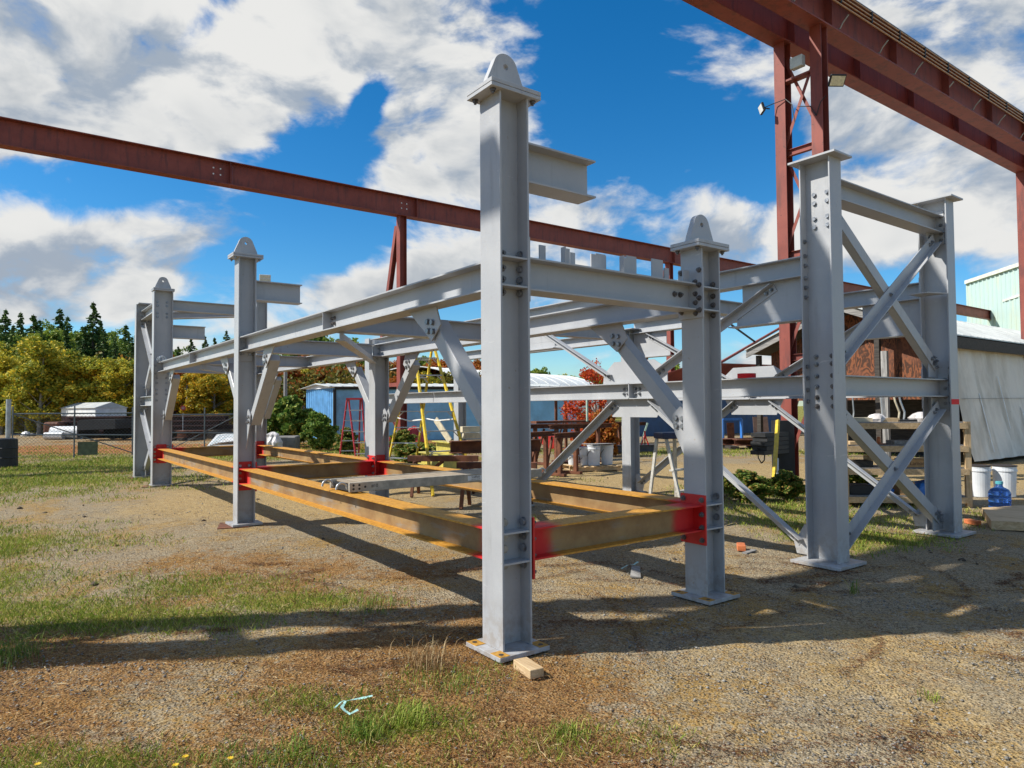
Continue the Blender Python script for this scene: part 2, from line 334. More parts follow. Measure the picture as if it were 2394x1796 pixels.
# ------------------------------------------------------------------ mesh helpers (all coordinates in the survey frame, mirrored on build)
BOX_F = [(0,1,3,2),(4,6,7,5),(0,4,5,1),(2,3,7,6),(0,2,6,4),(1,5,7,3)]
class MB:
    def __init__(s): s.v = []; s.f = []; s.a = {}
    def poly(s, vs, fs):
        o = len(s.v); s.v += [tuple(q) for q in vs]; s.f += [tuple(i+o for i in f) for f in fs]; return s
    def box(s, a, b):
        (x0, y0, z0), (x1, y1, z1) = a, b
        return s.poly([(x, y, z) for x in (x0, x1) for y in (y0, y1) for z in (z0, z1)], BOX_F)
    def cbox(s, c, sx, sy, sz, rz=0.0, bz=False):
        """box centred on c (bz: c is its bottom centre), turned by rz about z"""
        co, si = math.cos(rz), math.sin(rz); vs = []
        for x in (-.5, .5):
            for y in (-.5, .5):
                for z in ((0, 1) if bz else (-.5, .5)):
                    X, Y = x*sx, y*sy; vs.append((c[0]+X*co-Y*si, c[1]+X*si+Y*co, c[2]+z*sz))
        return s.poly(vs, BOX_F)
    def ext(s, prof, p0, p1, up=(0, 0, 1)):
        p0, p1 = Vector(p0), Vector(p1); d = (p1-p0).normalized(); upv = Vector(up)
        side = d.cross(upv)
        if side.length < 1e-5: side = d.cross(Vector((1, 0, 0)))
        side.normalize(); u = side.cross(d).normalized(); n = len(prof)
        vs = [p0+side*a+u*b for a, b in prof] + [p1+side*a+u*b for a, b in prof]
        fs = [tuple(range(n))[::-1], tuple(range(n, 2*n))] + [(i, (i+1) % n, n+(i+1) % n, n+i) for i in range(n)]
        return s.poly(vs, fs)
    def bar(s, p0, p1, w, h, up=(0, 0, 1)):
        return s.ext([(-w/2, -h/2), (w/2, -h/2), (w/2, h/2), (-w/2, h/2)], p0, p1, up)
    def ib(s, p0, p1, b, h, tf=.013, tw=.010, up=(0, 0, 1)):
        w_ = tw/2; b2 = b/2; h2 = h/2
        return s.ext([(-b2,-h2),(b2,-h2),(b2,-h2+tf),(w_,-h2+tf),(w_,h2-tf),(b2,h2-tf),(b2,h2),(-b2,h2),(-b2,h2-tf),(-w_,h2-tf),(-w_,-h2+tf),(-b2,-h2+tf)], p0, p1, up)
    def ang(s, p0, p1, b, h, t=.010, up=(0, 0, 1)):
        return s.ext([(0,0),(b,0),(b,t),(t if b > 0 else -t,t),(t if b > 0 else -t,h),(0,h)], p0, p1, up)
    def cyl(s, p0, p1, r, n=12, r2=None, caps=True):
        p0, p1 = Vector(p0), Vector(p1); r2 = r if r2 is None else r2
        d = (p1-p0).normalized(); a = d.orthogonal().normalized(); b = d.cross(a)
        vs = [p0+(a*math.cos(2*math.pi*i/n)+b*math.sin(2*math.pi*i/n))*r for i in range(n)]
        vs += [p1+(a*math.cos(2*math.pi*i/n)+b*math.sin(2*math.pi*i/n))*r2 for i in range(n)]
        fs = [(i, (i+1) % n, n+(i+1) % n, n+i) for i in range(n)]
        if caps: fs += [tuple(range(n))[::-1], tuple(range(n, 2*n))]
        return s.poly(vs, fs)
    def lathe(s, c, prof, n=20, squash=1.0):
        vs = []; fs = []
        for r, z in prof:
            for i in range(n):
                a = 2*math.pi*i/n; vs.append((c[0]+r*math.cos(a), c[1]+r*math.sin(a)*squash, c[2]+z))
        for j in range(len(prof)-1):
            for i in range(n): fs.append((j*n+i, j*n+(i+1) % n, (j+1)*n+(i+1) % n, (j+1)*n+i))
        if prof[0][0] > 1e-4: fs.append(tuple(range(n))[::-1])
        if prof[-1][0] > 1e-4: fs.append(tuple(range((len(prof)-1)*n, len(prof)*n)))
        return s.poly(vs, fs)
    def tube(s, pts, r, n=6):
        for a, b in zip(pts[:-1], pts[1:]): s.cyl(a, b, r, n)
        return s
    def plate(s, pts, nrm, t):
        """flat plate: outline pts (3-D, planar), thickened by t along nrm"""
        nv = Vector(nrm).normalized()*t; n = len(pts)
        vs = [Vector(p) for p in pts] + [Vector(p)+nv for p in pts]
        fs = [tuple(range(n))[::-1], tuple(range(n, 2*n))] + [(i, (i+1) % n, n+(i+1) % n, n+i) for i in range(n)]
        return s.poly(vs, fs)
    def build(s, name, m, parent=None, root=None, smooth=False, loc=None, bev=0.0, fix=True):
        """ONE mesh object; parent: object it hangs under; its root's location is taken off"""
        me = bpy.data.meshes.new(name)
        off = Vector((0, 0, 0))
        if parent is not None:
            q = parent
            while q is not None: off += q.location; q = q.parent
        elif loc is not None: off = FL(loc)
        vs = [(x-off.x, -y-off.y, z-off.z) for x, y, z in s.v]
        me.from_pydata(vs, [], [f[::-1] for f in s.f])
        if fix:
            import bmesh
            bm = bmesh.new(); bm.from_mesh(me); bmesh.ops.recalc_face_normals(bm, faces=bm.faces)
            if bev: bmesh.ops.bevel(bm, geom=bm.edges[:], offset=bev, segments=1, affect='EDGES', clamp_overlap=True)
            bm.to_mesh(me); bm.free()
        me.materials.append(m)
        if smooth: me.polygons.foreach_set('use_smooth', [True]*len(me.polygons))
        o = bpy.data.objects.new(name, me); COL.objects.link(o)
        if parent is not None: o.parent = parent
        elif loc is not None: o.location = off
        return o
def tag(o, label, cat=None, group=None):
    o['label'] = label
    if cat: o['category'] = cat
    if group: o['group'] = group
    return o
def thing(name, label, cat, loc, group=None):
    o = bpy.data.objects.new(name, None); COL.objects.link(o); o.location = FL(loc); o.empty_display_size = .2
    return tag(o, label, cat, group)
def struct(o): o['kind'] = 'structure'; return o
def stuff(o, label=None, cat=None):
    o['kind'] = 'stuff'
    if label: tag(o, label, cat)
    return o
def copy_thing(root, loc, rz=0.0, sc=1.0, label=None, mats=None):
    r = root.copy(); COL.objects.link(r); r.location = FL(loc); r.rotation_euler = (0, 0, rz); r.scale = (sc, sc, sc) if not hasattr(sc, '__len__') else sc
    if label: r['label'] = label
    for ch in list(root.children):
        c = ch.copy(); COL.objects.link(c); c.parent = r
        if mats and ch.name.split('.')[0] in mats:
            c.material_slots[0].link = 'OBJECT'; c.material_slots[0].material = mats[ch.name.split('.')[0]]
        for g in list(ch.children):
            d = g.copy(); COL.objects.link(d); d.parent = c
    return r
def raw(name, V, F, m, tint=None, parent=None):
    """big mesh from numpy arrays (survey frame); F: (n,3) or (n,4)"""
    me = bpy.data.meshes.new(name); V = V.astype(np.float32).copy(); V[:, 1] *= -1
    k = F.shape[1]; me.vertices.add(len(V)); me.vertices.foreach_set('co', V.ravel())
    me.loops.add(F.size); me.loops.foreach_set('vertex_index', F[:, ::-1].astype(np.int32).ravel())
    me.polygons.add(len(F)); me.polygons.foreach_set('loop_start', np.arange(0, F.size, k, dtype=np.int32))
    me.update(); me.validate()
    if tint is not None:
        a = me.attributes.new('tint', 'FLOAT', 'FACE'); a.data.foreach_set('value', tint.astype(np.float32))
    me.materials.append(m); o = bpy.data.objects.new(name, me); COL.objects.link(o)
    if parent: o.parent = parent
    return o

# ================================================================== the galvanised-grey steel frame (one bolted thing)
frame = thing('steel_structure', 'big grey bolted steel framework with rusty lower beams and red end plates', 'steel structure', (0, 0, 0))
BOLTS = []
def bolt(p, ax, parent, s=1.0, nut=False): BOLTS.append((Vector(p), Vector(ax).normalized(), parent, s, nut))
def lug_mesh(x, y, z, wid=.345, hgt=.255, th=.05, hole=.021):
    m = MB(); n = 40; out = []
    # outline in (y, z): base corners, straight flanks, rounded head
    hz = .165; rr = .098; cz = hgt-rr
    pts = []
    a0 = math.radians(14)
    for i in range(n):
        a = 2*math.pi*i/n; dx, dz = math.cos(a), math.sin(a)
        # ray from hole centre (0,hz) to outline
        best = 9
        # head arc
        ox, oz = 0, hz-cz; bq = dx*ox+dz*oz; cq = ox*ox+oz*oz-rr*rr
        dsc = bq*bq-cq
        if dsc >= 0:
            t = -bq+math.sqrt(dsc)
            if hz+dz*t >= cz + rr*math.sin(a0): best = t
        if best == 9:
            # flank line from (wid/2,0) to (rr*cos a0, cz+rr*sin a0)
            sgn = 1 if dx >= 0 else -1
            x0, z0, x1, z1 = wid/2, 0.0, rr*math.cos(a0), cz+rr*math.sin(a0)
            ex, ez = x1-x0, z1-z0; den = abs(dx)*ez-dz*ex
            if abs(den) > 1e-6:
                t = ((x0)*ez-(z0-hz)*ex)/den
                if t > 0: best = min(best, t)
            if dz < 0: best = min(best, hz/-dz)
        pts.append((dx*best, hz+dz*best))
    vs = []
    for sx in (-th/2, th/2):
        vs += [(x+sx, y+a, z+b) for a, b in pts]
        vs += [(x+sx, y+hole*math.cos(2*math.pi*i/n), z+hz+hole*math.sin(2*math.pi*i/n)) for i in range(n)]
    fs = []
    for i in range(n):
        j = (i+1) % n
        fs += [(i, j, n+j, n+i), (2*n+i, 2*n+j, 3*n+j, 3*n+i), (i, j, 2*n+j, 2*n+i), (n+i, n+j, 3*n+j, 3*n+i)]
    m.poly(vs, fs); return m
COLS = {}
def column(key, x, y, h, bf=.22, d=.24, ax='Y', cap=None, lug=False, base=.40, bare=False, label=None):
    up_ = (0, 1, 0) if ax == 'Y' else (1, 0, 0)
    c = MB().ib((x, y, .032), (x, y, h), bf, d, .014, .011, up_).build('column', GREY, frame)
    if label: c['label'] = label
    COLS[key] = (c, x, y, bf, d, ax)
    bp = MB().box((x-base/2, y-base/2, 0.0), (x+base/2, y+base/2, .03)).build('base_plate', GREY, c, bev=.002)
    if bare:
        for sx in (-1, 1):
            for sy in (-1, 1):
                a = base/2
                MB().box(*[tuple(q) for q in ((min(sx*a*.42, sx*a*.985)+x, min(sy*a*.60, sy*a*.985)+y, .0301), (max(sx*a*.42, sx*a*.985)+x, max(sy*a*.60, sy*a*.985)+y, .0325))]).build('bare_patch', BASEY, c)
                MB().cyl((x+sx*a*.76, y+sy*a*.80, .0325), (x+sx*a*.76, y+sy*a*.80, .0335), .017, 14).build('bolt_hole', BLACK, c)
    if cap:
        cw = .41; cx_ = .15
        if cap == 2:
            MB().box((x-cx_, y-cw/2, h), (x+cx_, y+cw/2, h+.026)).build('cap_plate', GREY, c, bev=.002)
            MB().box((x-cx_, y-cw/2, h+.029), (x+cx_, y+cw/2, h+.057)).build('cap_plate', GREY, c, bev=.002)
            for sx in (-1, 1):
                for sy in (-1, 1): bolt((x+sx*.105, y+sy*.165, h), (0, 0, -1), c, 1.1, True)
            if key == 'A' or lug:
                for sy in (-1, 1): pass
        else:
            MB().box((x-cw*.62, y-cw*.42, h), (x+cw*.62, y+cw*.42, h+.022)).build('cap_plate', GREY, c, bev=.002)
    if lug: lug_mesh(x, y, h+.057).build('lifting_lug', GREY, c, fix=True)
    return c
XC, XD, XI = 6.25, 12.5, 14.8
YB, YE, YF = 2.05, 4.02, 6.72
column('A', -.025, -.015, 3.695, .232, .24, cap=2, lug=True, bare=True, label='tallest nearest grey column with a lug on top')
column('B', -.02, YB, 2.925, cap=2, lug=True, bare=True)
column('C', XC, 0, 3.72, cap=2, lug=True)
column('D', XD, 0, 4.13, d=.37, cap=2, lug=True)
column('G', XC, YB, 2.40, cap=None)
column('H', XD, YB, 4.10, cap=2)
column('I', XI, 0, 4.12, d=.40, cap=1)
column('E', 0, YE, 4.115, bf=.22, d=.33, ax='X', cap=1, base=.52)
column('F', 0, YF, 4.15, bf=.22, d=.33, ax='X', cap=1, base=.52)
column('K', 5.25, YE, 3.42, bf=.22, d=.24, cap=1)
column('J', 5.32, YF, 3.02)
column('L', 10.75, YE, 3.18)
column('M', 11.3, YF, 3.02)
def stiff(key, zs, side=-1):
    """stiffener plates between the flanges, on the near side of the web"""
    c, x, y, bf, d, ax = COLS[key]
    for z in zs:
        m = MB()
        for sd_ in (side,) if side else (-1, 1):
            if ax == 'Y': m.box((min(x+sd_*.0055, x+sd_*bf/2*.97), y-d/2+.0145, z-.006), (max(x+sd_*.0055, x+sd_*bf/2*.97), y+d/2-.0145, z+.006))
            else: m.box((x-d/2+.0145, min(y+sd_*.0055, y+sd_*bf/2*.97), z-.006), (x+d/2-.0145, max(y+sd_*.0055, y+sd_*bf/2*.97), z+.006))
        m.build('stiffener', GREY, c)
ZU, ZL = 2.605, .785
for k in 'ABCDGH':
    if k in 'AB': stiff(k, (ZU-.007, ZU-.198, ZL-.007, ZL-.205))
def beam(p0, p1, h=.205, b=.20, m=GREY, name='beam', endp=None, splice=(), red=False):
    """I-beam between two points of its TOP line"""
    p0, p1 = Vector(p0), Vector(p1); dn = Vector((0, 0, -h/2))
    mb = MB().ib(p0+dn, p1+dn, b, h, .012, .009)
    if red:
        o = mb.build('rusty_beam', RUST, frame)
        o['label'] = 'rusty ochre lower beam with its ends sprayed bright red'
        me = o.data; d = (p1-p0).normalized(); L = (p1-p0).length; N = 48
        # more rings along the beam so that the sprayed ends can fade
        import bmesh
        bm = bmesh.new(); bm.from_mesh(me)
        wd = FL(d); off = FL(p0)-frame.location
        for i in list(range(1, 14)):
            for e in (i*.05, L-i*.05):
                bmesh.ops.bisect_plane(bm, geom=bm.verts[:]+bm.edges[:]+bm.faces[:], plane_co=off+wd*e, plane_no=wd)
        bm.to_mesh(me); bm.free()
        a = me.attributes.new('end_x', 'FLOAT', 'POINT'); fa = me.attributes.new('flange', 'FLOAT', 'FACE')
        vals = []
        for v in me.vertices:
            t = (v.co-off).dot(wd); vals.append(min(t, L-t))
        a.data.foreach_set('value', vals)
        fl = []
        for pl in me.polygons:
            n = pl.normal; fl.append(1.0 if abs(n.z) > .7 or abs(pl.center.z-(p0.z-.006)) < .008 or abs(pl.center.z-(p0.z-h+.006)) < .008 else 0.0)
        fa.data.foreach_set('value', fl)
    else: o = mb.build(name, m, frame)
    d = (p1-p0).normalized(); sd_ = Vector((d.y, -d.x, 0)) if abs(d.x) < .5 else Vector((0, -1, 0))
    for t in splice:
        c = p0+d*t
        s_ = MB(); w2 = b/2-.004
        near = Vector((0, -1, 0)) if abs(d.x) > .5 else Vector((-1, 0, 0))
        a = c+near*.006; e = c+near*w2
        s_.plate([a+Vector((0, 0, -.013)), e+Vector((0, 0, -.013)), e+Vector((0, 0, -h+.013)), a+Vector((0, 0, -h+.013))], d, .009)
        s_.build('stiffener', GREY, o)
        for kx in (-.045, -.10):
            for kz in (-.075, -.13): bolt(c+d*kx+near*.006+Vector((0, 0, kz)), near, o, 1.0, True)
    return o
def endplate(p, ax, hh, ww, m, parent, th=.014, bolts=None, nut=True):
    """plate across a beam's end; p: centre on the column face, ax: outward normal (away from the column)"""
    ax = Vector(ax); sd_ = Vector((0, 0, 1)).cross(ax)
    a = [Vector(p)+sd_*i*ww/2+Vector((0, 0, j*hh/2)) for i, j in ((-1, -1), (1, -1), (1, 1), (-1, 1))]
    o = MB().plate(a, ax, th).build('end_plate', m, parent, bev=.0015)
    if bolts:
        for i in (-1, 1):
            for z in bolts: bolt(Vector(p)+ax*th+sd_*i*(ww/2-.035)+Vector((0, 0, z)), ax, o, 1.15, nut)
    return o
# -- upper level (tops at 2.605)
def row_x(y, xs, z, h=.205, **k):
    for (x0, x1) in xs: yield beam((x0, y, z), (x1, y, z), h, **k)
for y in (0, YB):
    for (x0, x1, sp) in ((.02, XC-.02, 3.05), (XC+.02, XD-.02, 3.09)):
        o = beam((x0, y, ZU), (x1, y, ZU), splice=(sp,) if y == 0 else ())
        if y == 0 and x0 > 1: o['label'] = 'farther near-side upper beam'
        for (xx, s_) in ((x0-.006, 1), (x1+.006, -1)):
            endplate((xx, y, ZU-.13), (s_, 0, 0), .40, .19, GREY, o, .012)
# web bolts seen from the open side of each column
for k in 'ACBG':
    c, x, y, bf, d, ax = COLS[k]
    for z in (ZU+.035, ZU-.065, ZU-.14, ZU-.23):
        bolt((x-.0055, y-.028, z), (-1, 0, 0), c, 1.25, True)
        bolt((x-.035, y+d/2-.0145, z), (0, -1, 0), c, 1.3, False) if k in 'AC' else bolt((x-.05, y+d/2-.0145, z), (0, -1, 0), c, 1.2, True)
    if k == 'B':
        for z in (ZU+.035, ZU-.065, ZU-.14, ZU-.23): bolt((x-.055, y-d/2-.014, z), (0, -1, 0), c, 1.1, True)
for k in 'AB':
    c, x, y, bf, d, ax = COLS[k]
    for z in (ZL+.05, ZL-.045, ZL-.125, ZL-.235):
        if k == 'A': bolt((x-.0055, y-.03, z), (-1, 0, 0), c, 1.5, False)
        bolt((x-.05, y+d/2-.0145, z), (0, -1, 0), c, 1.5, False)
for k in 'CD':
    c, x, y, bf, d, ax = COLS[k]
    for z0 in (ZU, ZL):
        m = MB(); w_ = d/2-.03 if k == 'D' else .09
        m.box((x-.02, y-w_, z0-.27 if z0 == ZU else z0-.30), (x-.0056, y+w_*.9, z0+.06))
        m.build('end_plate', GREY if z0 == ZU else BRED, c, bev=.001)
        for z in (z0+.03, z0-.07, z0-.15, z0-.235):
            for sy in (-1, 1): bolt((x-.02, y+sy*(w_-.03)-.005, z), (-1, 0, 0), c, 1.2, False)
    if k == 'D':
        for z in (3.90, 3.82, 3.66, 3.58, 2.28, 2.17, 2.02, 1.93, 1.80):
            for sy in (-1, 1): bolt((x-.0056, y+sy*.09-.01, z), (-1, 0, 0), c, 1.3, False)
# cross beams along Y
AB = beam((0, .12, ZU+.02), (0, YB-.12, ZU+.02), .225)
AB['label'] = 'cross beam carrying the row of upright clips'
endplate((-.005, .1065, ZU-.07), (0, 1, 0), .44, .25, GREY, AB, .016)
endplate((-.02, YB-.121, ZU-.055), (0, -1, 0), .43, .26, GREY, AB, .014, (.185, .06, -.05, -.15))
for t in (-.17, -.10): bolt((-.0055, YB-.15+t, ZU-.075), (-1, 0, 0), AB, 1.2, True)
for (x, y0, y1) in ((3.1, .11, YB-.01), (XC, .12, YB-.12), (9.35, .11, YB-.01), (XD, .18, YB-.12)):
    beam((x, y0, ZU), (x, y1, ZU))
# upright clips on the cross beam: (y0, y1, height, angled)
clips = MB()
for (y, wd, hh, dx) in ((.30, .055, .125, 0), (.49, .06, .12, -.04), (.535, .0, 0, 0), (.60, .05, .115, .02), (.79, .10, .115, -.03), (.885, .10, .14, .02), (.955, .012, .14, .04),
                       (1.10, .10, .13, -.03), (1.22, .11, .165, .02), (1.30, .012, .17, .05), (1.50, .13, .17, 0), (1.565, .012, .17, .03), (1.645, .055, .12, .03), (1.83, .08, .115, -.02)):
    if hh: clips = MB().box((dx-.006, y-wd/2+.03, ZU+.0205), (dx+.006 if wd > .02 else dx+.06, y+wd/2+.03, ZU+.02+hh)); clips.build('upright_clip', GREY, AB)
for (y, hh) in ((.47, .12), (1.06, .13)): MB().box((-.085, y, ZU+.0205), (-.04, y+.01, ZU+.02+hh)).build('upright_clip', GREY, AB)
# stub beams high on A, C, D
for (k, x, y0) in (('A', 0, .105), ('C', XC, .12), ('D', XD, .185)):
    o = MB().ib((x, y0, 3.28), (x, y0+.66, 3.28), .20, .278, .013, .010).build('stub_beam', GREY, COLS[k][0])
# -- frame between D and I and between E and F: top and middle rails, two crossed pairs of angles
def xframe(p, q, near):
    """p, q: column faces in plan; near: side turned to the viewer"""
    p, q, near = Vector(p), Vector(q), Vector(near); d = (q-p).normalized()
    for zt in (3.955, 1.91):
        o = beam(p+Vector((0, 0, zt)), q+Vector((0, 0, zt)), .215)
        for (c, s_) in ((p, 1), (q, -1)):
            endplate(c+Vector((0, 0, zt-.14)), d*s_, .42, .20, GREY, o, .012, (.14, .03, -.08, -.16), True)
    L = (q-p).length
    for (z0, z1) in ((2.06, 3.66), (.17, 1.58)):
        for (fl, off) in ((True, .0), (False, .016)):
            a, b = (p+d*.10, q-d*.10) if not fl else (q-d*.10, p+d*.10)
            a = a+Vector((0, 0, z0))+near*off; b = b+Vector((0, 0, z1))+near*off
            ax = (b-a).normalized(); nn = near
            br = MB()
            # flat leg in the frame's plane, second leg standing towards the viewer
            sd_ = ax.cross(nn).normalized()
            if sd_.z < 0: sd_ = -sd_
            br.plate([a-sd_*.05, b-sd_*.05, b+sd_*.075, a+sd_*.075], nn, .010)
            br.plate([a-sd_*.05+nn*.010, b-sd_*.05+nn*.010, b-sd_*.05+nn*.085, a-sd_*.05+nn*.085], sd_, .010) if off else br.plate([a-sd_*.05-nn*.004, b-sd_*.05-nn*.004, b-sd_*.05-nn*.085, a-sd_*.05-nn*.085], sd_, .010)
            o = br.build('diagonal_brace', GREY, frame)
            for t in (.10, .17): 
                bolt(a+ax*t+nn*.010+sd_*.01, nn, o, 1.2, True); bolt(b-ax*t+nn*.010+sd_*.01, nn, o, 1.2, True)
        m = (p+q)/2+Vector((0, 0, (z0+z1)/2)); bolt(m+near*.028, near, frame, 1.2, True)
        for (c, s_) in ((p, 1), (q, -1)):
            for zz, zs in ((z0-.12, 1), (z1+.10, -1)):
                if (s_ > 0) == (zs > 0) and False: continue
                c0 = c+Vector((0, 0, zz))-near*.012
                if zs > 0: pts = [c0, c0+d*s_*.26, c0+d*s_*.26+Vector((0, 0, .16)), c0+d*s_*.17+Vector((0, 0, .30)), c0+Vector((0, 0, .16))]
                else: pts = [c0, c0+d*s_*.22, c0+d*s_*.20+Vector((0, 0, -.13)), c0+Vector((0, 0, -.30))]
                g_ = MB().plate(pts, near*-1, .010).build('gusset_plate', GREY, frame)
                if zs > 0:
                    for (aa, bb) in ((.13, .10), (.19, .14), (.13, .18), (.19, .22)): bolt(c0+d*s_*aa+near*.03+Vector((0, 0, bb+.02)), near, g_, 1.1, True)
xframe((0, YE+.006+.105, 0), (0, YF-.006, 0), (-1, 0, 0))
xframe((XD+.006, 0, 0), (XI-.006, 0, 0), (0, -1, 0))
beam((XD, .19, 3.955), (XD, YB-.12, 3.955), .225)
beam((XD+.25, YB+.02, 3.93), (XI-.05, .08, 3.93), .16)
# E's web bolts (two vertical rows) and the flange bolts on its left
cE = COLS['E'][0]; cF = COLS['F'][0]
for z in (3.69, 3.60, 3.44, 3.35): 
    for sx in (-1, 1): bolt((sx*.07-.01, YE-.0055, z+.09), (0, -1, 0), cE, 1.3, False)
for z in (2.10, 2.02, 1.90, 1.79, 1.68, 1.59):
    for sx in (-1, 1): bolt((sx*.085-.01, YE-.0055, z), (0, -1, 0), cE, 1.3, True)
for z in (3.30, 3.15, 3.05, 2.92, 2.82, 2.72): bolt((.165-.0145, YE-.06, z), (-1, 0, 0), cE, 1.2, True)
for z in (2.00, 1.88, 1.76, 1.64): bolt((.165-.0145, YE-.06, z), (-1, 0, 0), cE, 1.2, False)
for z in (2.05, 1.96, 1.84, 1.73, 1.62, 1.53): bolt((-.165+.045, YF-.0055, z), (0, -1, 0), cF, 1.2, False)
tm = MB().box((-.169, YF-.108, 1.60), (-.1655, YF+.108, 1.665)).build('red_tape_band', TAPE, cF)
# bracket on F
MB().plate([(-.16, YF-.12, 2.96), (.16, YF-.12, 2.96), (.16, YF-.42, 2.96), (-.05, YF-.42, 2.96)], (0, 0, 1), .014).build('shelf_bracket', GREY, cF)
# -- long bays along X on the two far rows
def bay(y, x0, x1, near_detail=True, up_z=3.155):
    f0, f1 = x0, x1; N = Vector((0, -1, 0))
    o = beam((f0, y, up_z), (f1, y, up_z), .21)
    endplate((f0+.001, y, up_z-.24), (1, 0, 0), .60, .19, GREY, o, .014)
    xm = (x0+x1)/2
    o2 = beam((f0, y, 1.91), (xm-.004, y, 1.91), .21); o3 = beam((xm+.010, y, 1.91), (f1, y, 1.91), .21)
    for t in (-.10, -.17): 
        for z in (-.075, -.14): bolt((xm-t*1.0, y-.0046, 1.91+z), N, o3, 1.2, True); bolt((xm+t*1.0+.06, y-.0046, 1.91+z), N, o2, 1.2, True)
    MB().box((xm-.0035, y-.098, 1.714), (xm+.0095, y+.098, 1.898)).build('splice_plate', GREY, o2)
    endplate((f0+.001, y, 1.80), (1, 0, 0), .50, .19, GREY, o2, .014)
    # haunches under the upper beam and gussets at the node
    for (c, s_) in ((f0, 1), (f1, -1)):
        z = up_z-.21
        g_ = MB(); g_.box((min(c, c+s_*.78), y-.005, z-.34), (max(c, c+s_*.78), y+.005, z-.0005)); g_.build('gusset_plate', GREY, o)
        fl = MB(); fl.box((min(c, c+s_*.92), y-.09, z-.455), (max(c, c+s_*.92), y+.09, z-.443)); fl.box((min(c, c+s_*.86), y-.004, z-.4425), (max(c, c+s_*.86), y+.004, z-.3405)); fl.build('haunch', GREY, o)
        gb = MB().plate([(c, y, .05), (c+s_*.17, y, .05), (c+s_*.20, y, .16), (c+s_*.08, y, .36), (c, y, .36)], (0, -1, 0), .010).build('gusset_plate', GREY, frame)
    MB().plate([(xm-.58, y+.005, 1.9105), (xm+.58, y+.005, 1.9105), (xm+.56, y+.005, 2.05), (xm+.36, y+.005, 2.21), (xm-.36, y+.005, 2.21), (xm-.58, y+.005, 2.08)], (0, -1, 0), .010).build('gusset_plate', GREY, frame)
    MB().plate([(xm-.52, y+.005, 1.699), (xm+.52, y+.005, 1.699), (xm+.40, y+.005, 1.46), (xm-.40, y+.005, 1.46)], (0, -1, 0), .010).build('gusset_plate', GREY, frame)
    def dbl(a, b):
        a, b = Vector(a), Vector(b); ax = (b-a).normalized(); sd_ = ax.cross(N).normalized()
        if sd_.z < 0: sd_ = -sd_
        m = MB(); q = N*.006
        m.plate([a-sd_*.045+q, b-sd_*.045+q, b+sd_*.045+q, a+sd_*.045+q], N, .010)
        m.plate([a+sd_*.045+q+N*.0102, b+sd_*.045+q+N*.0102, b+sd_*.045+q+N*.09, a+sd_*.045+q+N*.09], sd_*-1, .010)
        o = m.build('diagonal_brace', GREY, frame)
        for t in (.05, .12):
            bolt(a+ax*t+N*.016, N, o, 1.25, True); bolt(b-ax*t+N*.016, N, o, 1.25, True)
    for (c, s_) in ((f0, 1), (f1, -1)):
        dbl((c+s_*.36, y, up_z-.27), (xm-s_*.42, y, 2.0))
        dbl((c+s_*.12, y, .17), (xm-s_*.30, y, 1.64))
bay(YE, .165, 5.13)
bay(YF, .165, 5.20)
beam((5.37, YE, 3.155), (10.63, YE, 3.155), .21); beam((5.37, YE, 1.91), (7.95, YE, 1.91), .21); beam((7.965, YE, 1.91), (10.63, YE, 1.91), .21)
beam((5.44, YF, 3.02), (11.2, YF, 3.02), .21)
for x in (2.6,):
    beam((x, YE+.005, 3.155), (x, YF-.005, 3.155), .20)
beam((5.28, YE+.13, 3.02), (5.28, YF-.12, 3.02), .20)
# -- knee braces with gussets
def knee(x, y, s_, zt=2.40, drop=None):
    """from a column at x (face towards s_) up to the beam above"""
    N = Vector((0, -1, 0))
    f = x+s_*.11
    g = MB().plate([(f+s_*.80, y, zt), (f+s_*1.24, y, zt), (f+s_*.87, y, zt-.27), (f+s_*.73, y, zt-.15)], N, .012).build('gusset_plate', GREY, frame)
    a = Vector((f+s_*.10, y+.012, 1.42)); b = Vector((f+s_*.93, y+.012, zt-.13)); ax = (b-a).normalized(); sd_ = ax.cross(N).normalized()
    if sd_.x*s_ < 0: sd_ = -sd_
    k = MB(); 
    k.plate([a-sd_*.062, b-sd_*.062, b+sd_*.062, a+sd_*.062], N*-1, .14)
    o = k.build('knee_brace', GREY, frame, bev=.006)
    MB().plate([(f+.0*s_, y, 1.05), (f+s_*.17, y, 1.38), (f+s_*.20, y, 1.52), (f+s_*.10, y, 1.60), (f, y, 1.52)], N, .012).build('gusset_plate', GREY, frame)
    cc = Vector((f+s_*.88, y-.012, zt-.155))
    for (du, dv) in ((.06, 0), (-.06, 0), (0, .045), (0, -.045)): bolt(cc+ax*du+sd_*dv, N, g, 1.35, False)
    c2 = Vector((f+s_*.11, y-.012, 1.46))
    for (du, dv) in ((.05, 0), (-.05, 0), (0, .045), (0, -.045)): bolt(c2+ax*du+sd_*dv, N, g, 1.3, False)
for y in (0, YB):
    knee(0, y, 1); knee(XC, y, -1); knee(XC, y, 1); knee(XD, y, -1)
# plan braces to the short columns
for (x0, x1) in ((3.0, XC-.10), (9.2, XD-.12)):
    MB().ext([(-.05, 0), (.05, 0), (.05, .01), (.005, .01), (.005, .10), (-.005, .10), (-.005, .01), (-.05, .01)], (x0, .06, 2.30), (x1, YB-.14, 2.30)).build('plan_brace', GREY, frame)
gp_ = MB().box((XC-.30, YB-.30, 2.4005), (XC+.22, YB+.16, 2.412)); gp_.build('top_plate', GREY, COLS['G'][0])
MB().box((5.32-.30, YF-.25, 3.0205), (5.32+.2, YF+.16, 3.032)).build('top_plate', GREY, COLS['J'][0])
